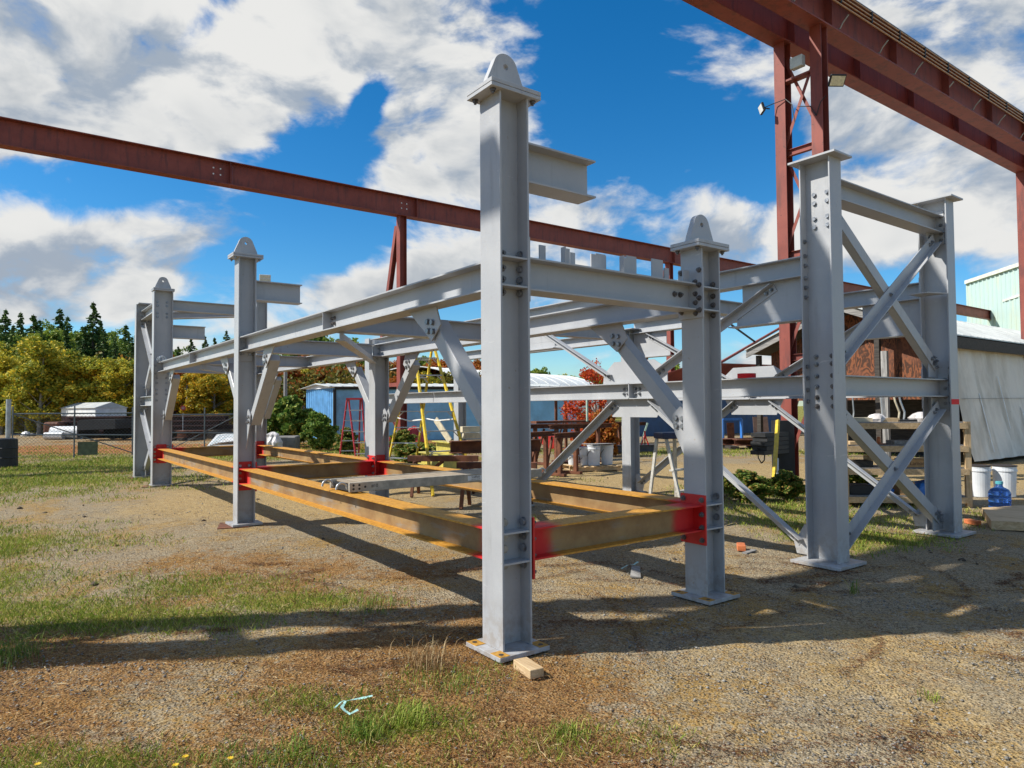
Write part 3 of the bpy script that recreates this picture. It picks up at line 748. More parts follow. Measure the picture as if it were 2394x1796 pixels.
# -- lower, rusty level
RB = dict(h=.215, b=.20, red=True)
for y in (0, YB):
    for (x0, x1) in ((.02, XC-.02), (XC+.02, XD-.02)):
        o = beam((x0, y, ZL), (x1, y, ZL), **RB)
        if y == YB or x0 > 1 or True:
            for (xx, s_) in ((x0, 1), (x1, -1)):
                endplate((xx-s_*.006, y, ZL-.115), (s_, 0, 0), .40, .185, BRED, o, .012)
for (x, y0, y1) in ((-.01, .121, YB-.121), (XC, .121, YB-.121), (XD, .186, YB-.121)):
    o = beam((x, y0, ZL), (x, y1, ZL), **RB)
    endplate((x, y0-.0015, ZL-.125), (0, 1, 0), .41, .26, BRED, o, .016, (.165, .055, -.055, -.165))
    endplate((x, y1+.0015, ZL-.125), (0, -1, 0), .41, .26, BRED, o, .016, (.165, .045, -.06, -.165))
# bolts: the hundred nearest are parts of their own, the rest one object
BOLTS.sort(key=lambda b: (b[0]-Vector((CX, CY, CH))).length)
def bolt_mesh(m, p, ax, s, nut):
    r = .0165*s; t = .013*s
    m.cyl(p, p+ax*.0035, r*1.22, 14); m.cyl(p+ax*.0035, p+ax*(.0035+t), r, 6)
    if nut: m.cyl(p+ax*(.0035+t), p+ax*(.0035+t*1.9), r*.52, 10)
for (p, ax, par, s_, nut) in BOLTS[:98]:
    m = MB(); bolt_mesh(m, p, ax, s_, nut); m.build('bolt', NUTM if nut else BOLT, par)
rest = MB()
for (p, ax, par, s_, nut) in BOLTS[98:]: bolt_mesh(rest, p, ax, s_, nut)
o = rest.build('bolt', BOLT, frame); o['kind'] = 'stuff'; o['label'] = 'the smaller and farther bolts of the frame'

# ================================================================== red overhead crane runways
def lattice_post(root, y, xs, zt, bw=.25, lamp=False):
    for x in xs:
        MB().ib((x, y, 0), (x, y, zt), bw, .25, .016, .012, (0, 1, 0)).build('post', CRANE, root)
    x0, x1 = xs
    z = .5; k = 0
    while z < zt-.6:
        h = 2.1
        m = MB(); m.ang((x0+.02, y-.03, z), (x1-.02, y-.03, min(z+h, zt-.3)), .07, .07, .008, (0, 1, 0)); m.ang((x1-.02, y+.03, z), (x0+.02, y+.03, min(z+h, zt-.3)), .07, .07, .008, (0, 1, 0))
        m.build('lacing_bar', CRANE, root)
        z += h
        if z < zt-.6: MB().ib((x0+.02, y, z+.03), (x1-.02, y, z+.03), .10, .14, .008, .006).build('batten', CRANE, root); z += .12
X1, X2, ZB = 4.70, 3.86, 9.52
rr = thing('crane_runway', 'red oxide double crane runway with copper power rails overhead at top right', 'crane runway', (X1, 10.95, 0), 'overhead crane runways')
for x, b in ((X1, .36), (X2, .40)):
    for (ya, yb) in ((-6.2, 11.5), (11.504, 45.0)):
        o = MB().ib((x, ya, ZB+.42), (x, yb, ZB+.42), b, .84, .030, .016).build('runway_girder', CRANE, rr)
    for y in [ -5.9+i*2.85 for i in range(18)]:
        MB().box((x-b/2+.02, y-.006, ZB+.0305), (x-.0085, y+.006, ZB+.8095)).build('web_stiffener', CRANE, rr)
MB().box((X2-.045, -6.1, ZB+.845), (X2+.045, 45, ZB+.93)).build('crane_rail', simple('rail_steel', (.22, .23, .25), .35, .15, .7, 4, .05), rr)
MB().box((X2-.27, -6.1, ZB+.84), (X2-.20, 45, ZB+.855)).build('edge_strip', GALV, rr)
for i, z in enumerate((.76, .67, .58, .49)):
    m = MB(); m.cyl((X2-.30-.0*i, -6.0, ZB+z), (X2-.30, 45, ZB+z), .02, 6)
    m.build('power_conductor', COPPER, rr)
hb = MB(); dk = MB()
for i in range(40):
    y = -5.6+i*1.3; MB().box((X2-.325, y, ZB+.52), (X2-.28, y+.04, ZB+.78)).build('conductor_clamp', BLACK, rr)
for i in range(22):
    y = 1.2+i*1.75; MB().tube([(X2-.01, y, ZB+.22), (X2-.08, y, ZB+.20), (X2-.14, y, ZB+.30), (X2-.27, y, ZB+.42)], .016, 5).build('conductor_bracket', GALV, rr)
for y in (10.95, 25.2, 39.5): lattice_post(rr, y, (X1, X2), ZB-.0)
lattice_post(rr, -6.0, (4.25, 3.6), ZB-.25, .30)
MB().ib((3.0, -6.0, ZB-.125), (4.9, -6.0, ZB-.125), .30, .25).build('crosshead', CRANE, rr)
for y in (10.95, 25.2):
    MB().box((X2+.05, y-.10, ZB-.9), (X1-.05, y+.10, ZB-.86)).build('tie_plate', CRANE, rr)
# junction box in the head of the post pair
t = tag(MB().cbox((4.25, 10.80, ZB-.62), .28, .14, .24).build('junction_box', BOXG, loc=(4.25, 10.8, ZB-.8), bev=.01), 'pale green electrical box between the two red posts under the girders', 'electrical box')
def floodlight(loc, dirv, label, sc=1.0, lens=LENS, cells=1):
    r = thing('floodlight', label, 'floodlight', loc, 'floodlights in the yard')
    d = Vector(dirv).normalized(); sd_ = Vector((0, 0, 1)).cross(d).normalized(); u = d.cross(sd_).normalized()
    c = Vector(loc); w_, h_ = .19*sc, .14*sc
    MB().plate([c+sd_*a*w_+u*b*h_ for a, b in ((-1, -1), (1, -1), (1, 1), (-1, 1))], d*-1, .07*sc).build('housing', LAMPW if cells > 1 else BLACK, r, bev=.01)
    for i in range(cells):
        hh = h_*2/cells; z0 = -h_+hh*i
        MB().plate([c+d*.002+sd_*a*w_*.86+u*(z0+hh*(.5+b*.40)) for a, b in ((-1, -1), (1, -1), (1, 1), (-1, 1))], d, .004).build('lens', lens, r)
    MB().tube([c-d*.07*sc, c-d*.16*sc-u*.02, c-d*.26*sc-u*.08*sc], .022*sc, 6).build('bracket', BLACK, r)
    return r
floodlight((3.42, 10.86, 8.2), (-.62, -.42, -.62), 'black floodlight with yellowed lens clamped to the nearer red post', .85)
floodlight((5.02, 10.6, 8.12), (.55, -.65, -.25), 'small white floodlight clamped to the farther red post and pointing left', .7, WHITEP)
cb = MB(); 
cb.tube([(3.62, 10.78, 7.95), (3.75, 10.78, 7.86), (3.86, 10.80, 7.62), (3.98, 10.80, 7.86), (4.25, 10.8, 7.95)], .010, 5); tag(cb.build('lamp_cable', BLACK, loc=(3.86, 10.8, 7.6)), 'black cable sagging behind the floodlight on the nearer red post', 'cable')
cb = MB().tube([(4.95, 10.6, 8.12), (4.80, 10.75, 8.2), (4.55, 10.8, 8.22), (4.40, 10.8, 8.05), (4.34, 10.8, 7.65)], .010, 5); tag(cb.build('lamp_cable', BLACK, loc=(4.6, 10.7, 7.5)), 'black cable looping behind the small floodlight on the farther red post', 'cable')
# far runway
XL = 22.3
rl = thing('crane_runway', 'dark red single crane runway on raking posts crossing behind the grey frame', 'crane runway', (XL, 10.8, 0), 'overhead crane runways')
for (ya, yb) in ((-30, 3.9), (3.904, 11.5), (11.504, 28.0), (28.004, 74.0)):
    MB().ib((XL, ya, 10.12), (XL, yb, 10.12), .42, .86, .030, .014).build('runway_girder', CRANE, rl)
for y in (3.8, 11.4, 27.9): MB().box((XL-.19, y-.01, 9.722), (XL-.0075, y+.01, 10.518)).build('web_stiffener', CRANE, rl)
hl = MB()
for yc in (3.25, 10.75):
    for a in (0, .24):
        for b in (0, .22): hl.cyl((XL-.0075, yc+a, 10.05+b), (XL-.012, yc+a, 10.05+b), .03, 8)
hl.build('bolt_hole', WHITEP, rl)
for y in (-8, 10.75, 27.6, 44.5, 60):
    MB().ib((XL, y, -.3), (XL, y, 9.69), .32, .32, .018, .014, (0, 1, 0)).build('post', CRANE, rl)
    MB().ib((XL+3.3, y-.0, -.3), (XL+.35, y-.0, 9.35), .22, .20, .014, .010, (0, 1, 0)).build('raker', CRANE, rl)
    for z in (2.6, 5.3): 
        t_ = (z+.3)/9.65; MB().bar((XL+.1, y, z), (XL+3.3-2.95*t_, y, z), .12, .16).build('strut', CRANE, rl)
    MB().ang((XL+.1, y, .5), (XL+2.4, y, 2.5), .09, .09, .01).build('strut', CRANE, rl)
MB().bar((XL, 28, 2.6), (XL, 44, 8.9), .13, .13).build('bracing', CRANE, rl)
MB().bar((XL, 28, 8.6), (XL, 44, 2.4), .09, .09).build('bracing', BLACK, rl)

# ================================================================== ground
def nz(x, y, s):    # cheap smooth noise for the layout of patches
    return (np.sin(x*s*1.3+1.7*np.sin(y*s*.9+.5))+np.sin(y*s*1.7-1.3*np.sin(x*s*1.1+2.1))+.6*np.sin((x+y)*s*3.1+np.sin(y*s*2.7)*1.6)+.5*np.sin((x-y)*s*4.3+1.1))/3.1
GB = [(3.2,-2.6,1.1,.5,.8),(2.3,-1.9,1.0,.42,1.0),(2.0,-.75,.75,.40,.9),(2.9,-1.3,1.1,.6,.55),(4.4,-3.4,1.6,1.0,.8),(6.6,-3.0,1.5,.9,.9),(8.5,-4.5,3,1.3,.7),
      (-.05,-1.35,.5,.22,.55),(-.55,-1.1,.45,.25,.65),(-.25,-.45,.6,.30,.35),(-1.25,-.5,.5,.25,.35),(-.9,-1.75,.9,.25,.7),(-.3,-2.15,.9,.25,.5),
      (.45,5.6,.9,.6,1.0),(.2,5.1,.6,.5,.7),(1.6,6.4,1.6,1.0,.7),(2.6,7.3,1.8,1.2,.6),(3.6,8.6,2.0,1.3,.6),(.1,8.7,.5,.6,.6),(1.3,4.9,.7,.8,.3),
      (17,-4.0,6,2.2,1.0),(20,-1.0,3.0,3.0,1.0),(21.5,1.2,3.0,2.4,.9),(16.2,-1.0,1.8,1.8,.55),(21.0,4.5,3.0,2.5,.95),(20,8,3.5,2.5,.9),(18.5,11.5,4,2.0,.9),(24,9,6,4,1.0),(16,14,3,1.6,.6),(14.5,9.6,1.6,1.0,.4),(8.3,6.5,1.4,.7,.35),(12,17,5,2,.7),(9,20,4,2.0,.6),
      (4.5,2.6,1.2,.35,.35),(13.5,-3.2,3.5,1.2,.55),(11.5,-2.4,1.6,.8,.35),(13.6,.8,1.2,1.0,.4),(30,-8,16,3.0,.7),(31,0,5,2,.4)]
def green(x, y):
    g = np.zeros_like(x)
    for (a, b, ra, rb, s_) in GB:
        # a: X, b: Y, long axis across the view
        dx, dy = x-a, y-b; u = (-dx*math.sin(YAW)+dy*math.cos(YAW))/ra; v = (dx*math.cos(YAW)+dy*math.sin(YAW))/rb
        g = np.maximum(g, s_*np.exp(-(u*u+v*v)*.9))
    return np.clip(g + .22*nz(x, y, 2.1)*(g > .08) , 0, 1)
def depth(x, y): return (x-CX)*math.cos(YAW)+(y-CY)*math.sin(YAW)
def latr(x, y): return -(x-CX)*math.sin(YAW)+(y-CY)*math.cos(YAW)
def straw(x, y):
    d = depth(x, y); l = latr(x, y)
    a = np.clip(.55+.5*nz(x+3, y-2, 1.1), 0, 1)
    a = np.where(l > .8+.2*nz(x, y, 1.), a*.55, a)
    sand = np.exp(-((x-9.5)/4.0)**2-((y-3.0)/6.)**2)
    a = a*(1-.75*sand)
    return np.clip(a*(1-.6*np.exp(-((d-13.0)/3.5)**2)) + .35*(l < .4)*np.exp(-((d-3.2)/1.7)**2), 0, 1)
def sand(x, y):
    d = depth(x, y); l = latr(x, y)
    s1 = np.exp(-((x-9.0)/3.6)**2-((y-1.5)/3.6)**2)
    s2 = np.exp(-((d-16)/4.5)**2)*(1/(1+np.exp(-(l+1.5)*1.5)))
    s3 = .55/(1+np.exp(-(l-1.0)*2.5))*np.exp(-((d-4.0)/2.4)**2)
    return np.clip(np.maximum(np.maximum(s1, s2*.9), s3)+.15*nz(x, y, .9), 0, 1)
def axis(n, h0, g, c):
    a = [0.0]; h = h0
    while a[-1] < 1500:
        a.append(a[-1]+h)
        if len(a) > n: h *= g
    a = np.array(a); return c+np.concatenate([-a[:0:-1], a])
xs = axis(105, .055, 1.045, -.3); ys = axis(105, .055, 1.045, .2)
GX, GY = np.meshgrid(xs, ys, indexing='ij'); dist = np.hypot(GX-CX, GY-CY)
rough = .010*nz(GX, GY, 9)+.014*nz(GX, GY, 3.1)
near_plate = np.ones_like(GX)
for (px, py) in ((0,0),(0,YB),(0,YE),(0,YF),(XC,0),(XD,0),(XI,0),(XC,YB)): near_plate = np.minimum(near_plate, np.clip((np.hypot(GX-px, GY-py)-.25)/.4, 0, 1))
GZ = (rough*near_plate*np.exp(-(dist/25)**2))-.012
V = np.stack([GX, GY, GZ], -1).reshape(-1, 3); nx, ny = GX.shape
I = np.arange(nx*ny).reshape(nx, ny); F = np.stack([I[:-1, :-1], I[1:, :-1], I[1:, 1:], I[:-1, 1:]], -1).reshape(-1, 4)
def f_ground(t, b, co, geo):
    A = lambda n: t.add('ShaderNodeAttribute', attribute_name=n).outputs['Fac']
    gr, stw, sd_, rd = A('grass'), A('straw'), A('sand'), A('redroad')
    n1 = t.noise(geo, 1.1, 9, .68); n2 = t.noise(geo, 9, 7, .68); n3 = t.noise(geo, 42, 5, .7); n4 = t.noise(geo, 3.2, 6, .65)
    vo = t.add('ShaderNodeTexVoronoi', feature='F1'); t.put(vo.inputs['Vector'], geo); vo.inputs['Scale'].default_value = 48; vo.inputs['Randomness'].default_value = 1
    vc = t.add('ShaderNodeSeparateColor', ins={0: vo.outputs['Color']})
    vo2 = t.add('ShaderNodeTexVoronoi', feature='F1'); t.put(vo2.inputs['Vector'], geo); vo2.inputs['Scale'].default_value = 105
    v2 = t.add('ShaderNodeSeparateColor', ins={0: vo2.outputs['Color']})
    fine = t.noise(geo, 150, 4, .8); fine2 = t.noise(geo, 70, 5, .75)
    soil = t.mix(t.ss(n2, .3, .7), (.26, .175, .09), (.42, .305, .16))
    grav = t.mix(vc.outputs[0], (.15, .130, .102), (.45, .405, .325)); grav = t.mix(.45, grav, t.mix(v2.outputs[0], (.16, .13, .095), (.45, .395, .30)))
    c = t.mix(t.ss(t.math('ADD', n1, t.math('MULTIPLY', vc.outputs[1], .16)), .42, .62), soil, grav)
    sandc = t.mix(t.ss(n2, .3, .7), (.36, .275, .165), (.52, .42, .265)); sandc = t.mix(t.ss(vc.outputs[2], .72, .80, 0, .55), sandc, grav)
    c = t.mix(t.ss(t.math('ADD', sd_, t.math('MULTIPLY', t.math('SUBTRACT', n4, .5), .9)), .35, .75), c, sandc)
    lit_ = t.mix(t.ss(n3, .35, .65), (.15, .070, .032), (.34, .205, .105))
    c = t.mix(t.ss(t.math('ADD', stw, t.math('ADD', t.math('MULTIPLY', t.math('SUBTRACT', n2, .5), 1.5), t.math('MULTIPLY', t.math('SUBTRACT', n3, .5), 1.0))), .48, .80, 0, .85), c, lit_)
    gc = t.mix(t.ss(n3, .35, .65), (.085, .11, .022), (.21, .25, .05)); gc = t.mix(t.ss(n4, .45, .7, 0, .7), gc, (.26, .19, .07))
    c = t.mix(t.ss(t.math('ADD', gr, t.math('MULTIPLY', t.math('SUBTRACT', n2, .5), 1.1)), .38, .75, 0, .9), c, gc)
    c = t.mix(t.ss(t.math('ADD', rd, t.math('MULTIPLY', t.math('SUBTRACT', n4, .5), .6)), .4, .6), c, t.mix(n2, (.30, .13, .075), (.42, .24, .15)))
    c = t.mix(t.ss(fine, .50, .64, 0, .8), c, (.66, .56, .38)); c = t.mix(t.ss(fine2, .36, .52, .9, 0), c, (.070, .050, .030))
    c = t.add('ShaderNodeHueSaturation', ins={'Hue': .497, 'Saturation': 1.34, 'Value': .94, 'Color': c}).outputs[0]
    t.put(b.inputs['Base Color'], c); b.inputs['Roughness'].default_value = .95; b.inputs['Specular IOR Level'].default_value = .15
    h = t.math('ADD', t.math('MULTIPLY', n3, .6), t.math('ADD', t.math('MULTIPLY', n2, .9), t.math('MULTIPLY', t.ss(vo.outputs['Distance'], 0, .6, 1, 0), .55)))
    bump(t, b, h, .85, .022)
GM = mat('yard_ground', f_ground)
g = raw('ground', V, F, GM)
g.data.polygons.foreach_set('use_smooth', [True]*len(g.data.polygons))
def attr(n, a): q = g.data.attributes.new(n, 'FLOAT', 'POINT'); q.data.foreach_set('value', a.astype(np.float32).ravel())
attr('grass', np.where(dist > 60, .75, green(GX, GY))); attr('straw', straw(GX, GY)); attr('sand', sand(GX, GY))
dd, ll = depth(GX, GY), latr(GX, GY)
attr('redroad', np.exp(-((dd-31-.12*ll)/4.2)**2*1.0)*(ll < -3))
struct(g)

# ---- blades, straw and stones: scattered geometry
def scatter(n, f, d0, d1, l0=-.80, l1=.80, pw=1.0):
    """points with density falling with distance, kept where f says so"""
    d = d0*(d1/d0)**(rng.random(n)**pw); l = rng.uniform(l0, l1, n)*d
    x = CX-l*math.sin(YAW)+d*math.cos(YAW); y = CY+l*math.cos(YAW)+d*math.sin(YAW)
    k = rng.random(n) < f(x, y); return x[k], y[k], d[k]
def blades(name, x, y, d, h, wd, m, lean, label, cat, flat=False):
    n = len(x); a = rng.uniform(0, 2*np.pi, n); hh = h*rng.uniform(.45, 1.3, n)*np.clip(d/7, .8, 2.2)**.5; w_ = wd*np.clip(d/4.0, .8, 6)*rng.uniform(.7, 1.3, n)
    b = rng.uniform(0, 2*np.pi, n); ln = lean*hh*rng.uniform(.3, 1.2, n)
    dx, dy = np.cos(a)*w_/2, np.sin(a)*w_/2; ox, oy = np.cos(b)*ln, np.sin(b)*ln
    z0 = np.full(n, -.012)+(rng.uniform(.002, .02, n) if flat else 0)
    if flat:
        up_ = rng.uniform(-.002, .008, n)
        px, py = -np.sin(b)*w_/2, np.cos(b)*w_/2
        P = [np.stack([x+px, y+py, z0], -1), np.stack([x-px, y-py, z0], -1), np.stack([x+ox*.55-px*.8+rng.normal(0, .05, n)*ln, y+oy*.55-py*.8+rng.normal(0, .05, n)*ln, z0+up_*.7], -1), np.stack([x+ox, y+oy, z0+up_*.4], -1)]
        Vv = np.stack(P, 1).reshape(-1, 3); q = np.arange(n)*4; Ff = np.concatenate([np.stack([q, q+1, q+2], -1), np.stack([q, q+2, q+3], -1)]); tt = rng.random(n); tt = np.concatenate([tt, tt])
    else:
        P = [np.stack([x+dx, y+dy, z0], -1), np.stack([x-dx, y-dy, z0], -1), np.stack([x-dx*.7+ox*.45, y-dy*.7+oy*.45, z0+hh*.6], -1), np.stack([x+ox, y+oy, z0+hh*np.where(lean > 1, .6, 1)], -1)]
        Vv = np.stack(P, 1).reshape(-1, 3); q = np.arange(n)*4; Ff = np.concatenate([np.stack([q, q+1, q+2], -1), np.stack([q, q+2, q+3], -1)]); tt = rng.random(n); tt = np.concatenate([tt, tt])
    return stuff(raw(name, Vv, Ff, m, tt), label, cat)
x, y, d = scatter(480000, lambda x, y: np.clip(green(x, y)*1.7-.22, 0, 1)**1.1, 2.0, 34)
blades('grass', x, y, d, .043, .0038, GRASSM, .8, 'short green grass growing in patches over the gravel yard', 'grass')
x, y, d = scatter(120000, lambda x, y: np.clip(green(x, y)*1.2-.2, 0, .8), 2.0, 30)
blades('dry_stems', x, y, d, .042, .0026, STRAWM, .9, 'dry golden stems standing among the green grass', 'dry grass')
x, y, d = scatter(170000, lambda x, y: np.clip(straw(x, y)*.40+green(x, y)*.5, 0, .8), 2.0, 26)
blades('dry_grass', x, y, d, .05, .0019, STRAWM, 1.6, 'dry straw coloured grass stems lying among the green patches', 'dry grass', True)
x, y, d = scatter(330000, lambda x, y: np.clip(straw(x, y)*.8-.25+.30*(nz(x*1.0+.4*y, y*1.6, 4) > .35)-.4*green(x, y), 0, .6), 2.0, 14)
blades('fallen_needles', x, y, d, .026, .0013, NEEDLE, 1.3, 'reddish brown needles and leaf litter strewn over the gravel', 'litter', True)
def lines(n_lines, per):
    X_, Y_, D_ = [], [], []
    for i in range(n_lines):
        d0 = rng.uniform(2.4, 7.5); l0 = rng.uniform(-.5, .75)*d0; a = rng.normal(-.15, .45); k = rng.normal(0, .5); L_ = rng.uniform(.4, 1.8)
        s_ = rng.random(per)*L_; ang = a+k*s_; l = l0+np.cos(a)*s_-.5*k*np.sin(a)*s_**2+rng.normal(0, .018, per); d = d0+np.sin(a)*s_+.5*k*np.cos(a)*s_**2+rng.normal(0, .018, per)*(1+rng.random(per))
        X_.append(CX-l*math.sin(YAW)+d*math.cos(YAW)); Y_.append(CY+l*math.cos(YAW)+d*math.sin(YAW)); D_.append(np.maximum(d, 2))
    return np.concatenate(X_), np.concatenate(Y_), np.concatenate(D_)
x, y, d = lines(70, 620)
blades('needle_drifts', x, y, d, .026, .0015, NEEDLE, 1.3, 'thin winding drifts of reddish needles washed together on the gravel', 'litter', True)
def stones(n, d0, d1, s0, s1, f):
    x, y, d = scatter(n, f, d0, d1); n = len(x)
    base = np.array([(1,0,0),(0,1,0),(-1,0,0),(0,-1,0),(0,0,1),(0,0,-1.0)])
    s_ = rng.uniform(s0, s1, n)*(rng.random(n)**2*1.6+.5)
    Vv = base[None]*(s_[:, None, None])*rng.uniform(.5, 1.2, (n, 6, 1))*np.array([1, 1, .6])
    a = rng.uniform(0, 6.28, n); ca, sa = np.cos(a)[:, None], np.sin(a)[:, None]
    X, Y = Vv[..., 0]*ca-Vv[..., 1]*sa, Vv[..., 0]*sa+Vv[..., 1]*ca
    Vv = np.stack([X+x[:, None], Y+y[:, None], Vv[..., 2]-.008], -1).reshape(-1, 3)
    ff = np.array([(0,1,4),(1,2,4),(2,3,4),(3,0,4),(1,0,5),(2,1,5),(3,2,5),(0,3,5)]); q = np.arange(n)*6
    Ff = (q[:, None, None]+ff[None]).reshape(-1, 3)
    return Vv, Ff, np.repeat(rng.random(n), 8)
def f_stone(t, b, co, geo):
    at = t.add('ShaderNodeAttribute', attribute_name='tint').outputs['Fac']
    t.put(b.inputs['Base Color'], t.mix(at, (.10, .092, .08), (.36, .34, .30))); b.inputs['Roughness'].default_value = .85
STONE = mat('yard_stone', f_stone)
vv, ff, tt = stones(90000, 2.0, 13, .003, .0085, lambda x, y: np.clip(.35+.5*nz(x, y, 1.4)+.2*sand(x, y), 0, 1)*(1-green(x, y)))
stuff(raw('gravel', vv, ff, STONE, tt), 'small grey gravel stones scattered over the yard', 'gravel')
vv, ff, tt = stones(520, 6, 24, .012, .034, lambda x, y: np.clip(.25+.3*nz(x, y, 1.1)+.5*sand(x, y), 0, 1))
stuff(raw('clods', vv, ff, simple('soil_clod', (.10, .075, .05), .95, .3, 0, 20, .3)), 'dark soil clods lying on the sandy part of the yard', 'soil clods')

# ================================================================== plants
def leafcloud(n, centers, radii, size, up_bias=0.0, squash=1.0, r=rng):
    """n leaf quads spread through the given clumps"""
    w_ = np.array(radii)**2; idx = r.choice(len(centers), n, p=w_/w_.sum())
    c = np.array(centers)[idx]; rad = np.array(radii)[idx][:, None]
    v = r.normal(size=(n, 3)); v /= np.linalg.norm(v, axis=1)[:, None]
    p = c+v*rad*(r.random((n, 1))**.45)*np.array([1, 1, squash])
    a = r.normal(size=(n, 3)); a[:, 2] += up_bias; a /= np.linalg.norm(a, axis=1)[:, None]
    b = np.cross(a, r.normal(size=(n, 3))); b /= np.linalg.norm(b, axis=1)[:, None]; cdir = np.cross(a, b)
    s_ = (size*r.uniform(.6, 1.4, n))[:, None]
    Vv = np.stack([p-b*s_*.5, p+cdir*s_*.38, p+b*s_*.5, p-cdir*s_*.38], 1).reshape(-1, 3)
    return Vv, np.arange(n*4).reshape(n, 4), r.random(n)
def proto_tree(name, cat, kind, h, n, mt, seed, size):
    r = np.random.default_rng(seed)
    root = bpy.data.objects.new(name, None); COL.objects.link(root); root['category'] = cat
    tr = MB(); lean = r.normal(0, .02, 2)*h
    cs, rs = [], []
    if kind == 'spruce':
        k = 46
        for i in range(k):
            t = (i/(k-1))**.9; z = h*(.12+.86*t); rad = h*.26*(1-t)**.85+.10
            for j in range(int(7-5*t)+1):
                a = r.uniform(0, 6.28); ln = rad*r.uniform(.55, 1.15)
                for q in (.35, .7, 1.0):
                    cs.append((math.cos(a)*ln*q, math.sin(a)*ln*q, z-ln*q*.28)); rs.append(.055*h*(1-t*.7)*(1.25-q*.6)*.55)
        tr.cyl((0, 0, 0), (0, 0, h), h*.018, 8, .02)
        Vv, Ff, tt = leafcloud(n, cs, rs, size, 0, .45, r)
    else:
        nb = 21 if kind != 'bush' else 44
        z0 = .14 if kind == 'tree' else .08
        top = Vector((lean[0], lean[1], h*.93))
        if kind == 'tree': tr.cyl((0, 0, 0), tuple(top*.55), h*.020, 8, h*.012); tr.cyl(tuple(top*.55), tuple(top), h*.012, 6, .02)
        for i in range(nb):
            t = r.uniform(z0, .98); a = r.uniform(0, 6.28)
            wdt = (.23 if kind == 'tree' else .42)*h*(math.sin(math.pi*min(1, (t-z0)/(1-z0)*.80+.18))**.7)
            p = Vector((math.cos(a)*wdt*r.uniform(.4, 1), math.sin(a)*wdt*r.uniform(.4, 1), h*(t if kind == 'tree' else t*.9)))
            st_ = Vector((lean[0]*t*.7, lean[1]*t*.7, max(.02, p.z-h*.16)))
            tr.cyl(tuple(st_), tuple(p), h*.006, 5, .01)
            for q in range(7):
                o_ = r.normal(0, .055*h, 3); cs.append((p.x+o_[0], p.y+o_[1], p.z+o_[2]*.9)); rs.append(h*(r.uniform(.04, .085) if kind == 'tree' else r.uniform(.045, .10)))
        Vv, Ff, tt = leafcloud(n, cs, rs, size, 0, .9, r)
        Vv[:, 2] = np.maximum(Vv[:, 2], .02)
    tr.build('trunk' if kind != 'bush' else 'stem', BARKW if kind == 'tree' else BARK, root)
    raw('crown' if kind != 'bush' else 'foliage', Vv, Ff, mt, tt, root)
    return root
PT = [proto_tree('birch_tree', 'tree', 'tree', 9.0, 11500, L_YEL, 11, .25), proto_tree('birch_tree', 'tree', 'tree', 10.0, 12500, L_YG, 12, .25), proto_tree('birch_tree', 'tree', 'tree', 8.0, 10500, L_ORG, 13, .25),
      proto_tree('spruce_tree', 'tree', 'spruce', 12.5, 12000, L_CON, 14, .24), proto_tree('spruce_tree', 'tree', 'spruce', 10.0, 11000, L_CON, 15, .24)]
usedp = set()
TREES = []
